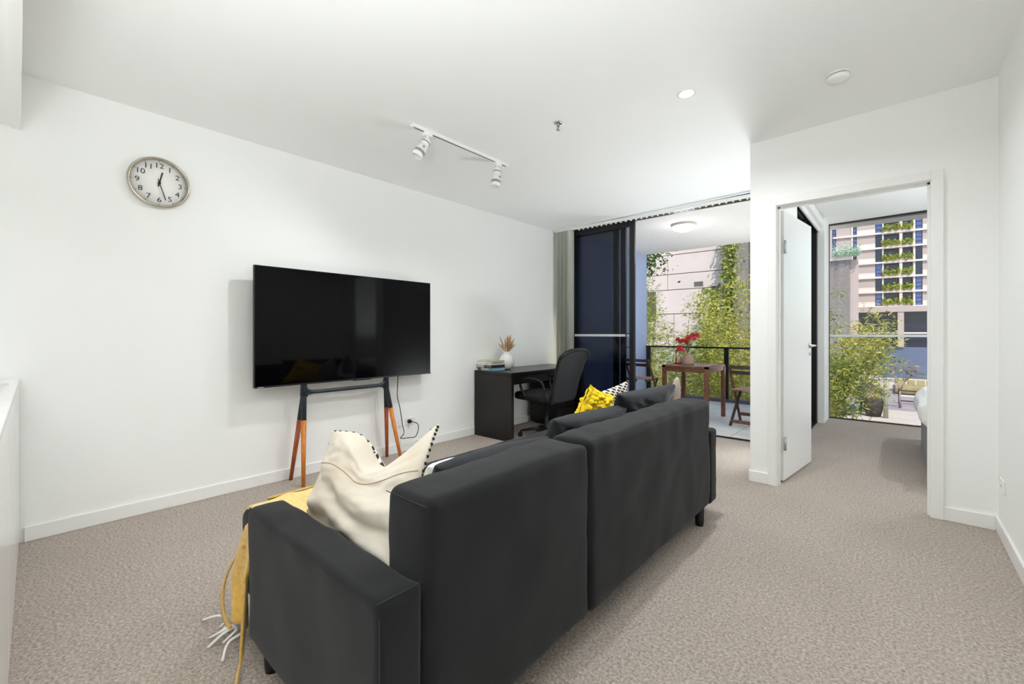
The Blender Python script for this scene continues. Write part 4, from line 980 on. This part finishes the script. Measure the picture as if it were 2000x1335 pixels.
# bare tree
bt = empty('bare_tree', (.30, 66, -7.3), 0, 'leafless pale tree with spreading branches in front of the blue-grey wall', 'tree')
rg = random.Random(8); br = MB(); tips = []
def grow(p, d, l, r, depth):
    q = p + d * l; br.tube([p, p.lerp(q, .5) + Vector((rg.uniform(-.05, .05), 0, .03)) * l, q], [r, r * .8, r * .62], 5)
    if depth == 0: tips.append(q); return
    for k in range(3):
        a = rg.uniform(0, 2 * PI); sp_ = rg.uniform(.35, .8); nd = (d + Vector((math.cos(a), math.sin(a) * .7, rg.uniform(-.1, .35))) * sp_).normalized(); grow(q, nd, l * rg.uniform(.6, .82), r * .6, depth - 1)
grow(Vector((0, 0, 0)), Vector((0, 0, 1)), 1.9, .13, 5)
br.build('branches', bark, bt, kind='stuff')
lw = np.array([tuple(t) for t in tips if t.z < 3.9] or [(0, 0, 3)]); pp = np.repeat(lw, 9, axis=0) + rn.normal(size=(len(lw) * 9, 3)) * .25
leaves('foliage', pp, leafT, bt, L=(.1, .2), W=.06, rs=9)
# gate barrier
gt = empty('road_barrier', (.2, 70, -7.3), R(-3), 'white-and-dark horizontal bar barrier on the footpath', 'barrier')
for z_, m_ in ((1.55, acacia_d), (.95, gloss_w), (.35, acacia_d)): MB().bb(0, 2.6, -.05, .05, z_ - .06, z_ + .06).build('bar', m_, gt)
for x in (0, 2.6): MB().bb(x - .06, x + .06, -.06, .06, 0, 1.8).build('post', black_m, gt)
MB().bb(2.45, 2.75, -.1, .1, .2, 1.7).build('hinge_block', black_m, gt)
ps = empty('street_post', (-.80, 56.5, -7.3), 0, 'weathered grey-green post at the kerb in the bedroom window', 'post')
MB().lathe([(0, 0), (.20, 0), (.17, 3.3), (.12, 3.6), (0, 3.7)], 12).build('shaft', mat('mossy_concrete', (168, 168, 140), .9), ps)
wpn = empty('white_pole', (2.62, 66, -7.3), 0, 'thin white pole at the right edge of the bedroom window view', 'pole')
MB().tube([(0, 0, 0), (0, 0, 4.3)], .09, 8).build('shaft', gloss_w, wpn); MB().box((0, 0, .6), (.7, .5, .5), .05).build('box', gloss_w, wpn)
pb = empty('planter_pot', (-1.75, 57, -7.3), 0, 'dark rounded stone planter at the kerb below the umbrella', 'planter')
MB().lathe([(0, 0), (.55, 0), (.72, .7), (.78, 1.5), (.68, 1.95), (.5, 2.0), (0, 1.95)], 20).build('body', mat('dark_stone', (74, 66, 62), .9, c2=(54, 48, 46), vscale=3), pb)
pp = np.stack([rn.normal(size=500) * .35, rn.normal(size=500) * .3, np.abs(rn.normal(size=500)) * .35 + 1.95], 1); leaves('foliage', pp, leafT, pb, L=(.12, .28), W=.06, rs=12)
sh_ = empty('dark_shrub', (-2.75, 57.5, -7.3), 0, 'small dark shrub beside the stone planter', 'shrub')
pp = np.stack([rn.normal(size=500) * .18, rn.normal(size=500) * .2, rn.uniform(.3, 2.9, 500)], 1); leaves('foliage', pp, leafD, sh_, L=(.15, .32), W=.07, rs=13)
MB().tube([(0, 0, 0), (0, 0, 2.6)], .05, 6).build('stem', bark, sh_)
cr_ = empty('parked_car', (-5.25, 56.5, -7.3), R(8), 'dark blue car roof at the bottom left of the bedroom window', 'car')
MB().box((0, 0, .75), (4.2, 1.8, .7), .2, 3).build('body', mat('dark_blue_paint', (40, 54, 84), .3), cr_)
MB().box((0, 0, 1.32), (2.2, 1.55, .55), .2, 3).build('cabin', tow_d, cr_)
for sx in (-1, 1):
    for sy in (-1, 1): MB().tube([(sx * 1.3, sy * .75, .34), (sx * 1.3, sy * .93, .34)], .33, 18).build('wheel', plast, cr_)
fn = empty('street_fence', (-4, 84, -7.3), 0, 'thin white post and rail fence across the far side of the road', 'fence')
for i in range(9): MB().bb(i * 1.0, i * 1.0 + .08, -.04, .04, 0, 1.9).build('post', gloss_w, fn)
MB().bb(0, 8, -.03, .03, 1.8, 1.9).bb(0, 8, -.03, .03, 1.0, 1.08).build('rail', gloss_w, fn)
sh2 = empty('white_carport', (-4.6, 86, -7.3), 0, 'low white-walled carport behind the umbrella', 'building')
MB().bb(-2.5, 2.2, 0, 3, 0, 1.5).build('wall', panel_m, sh2); MB().bb(-2.7, 2.5, -.2, 3.2, 1.5, 1.75).build('roof', gloss_w, sh2)
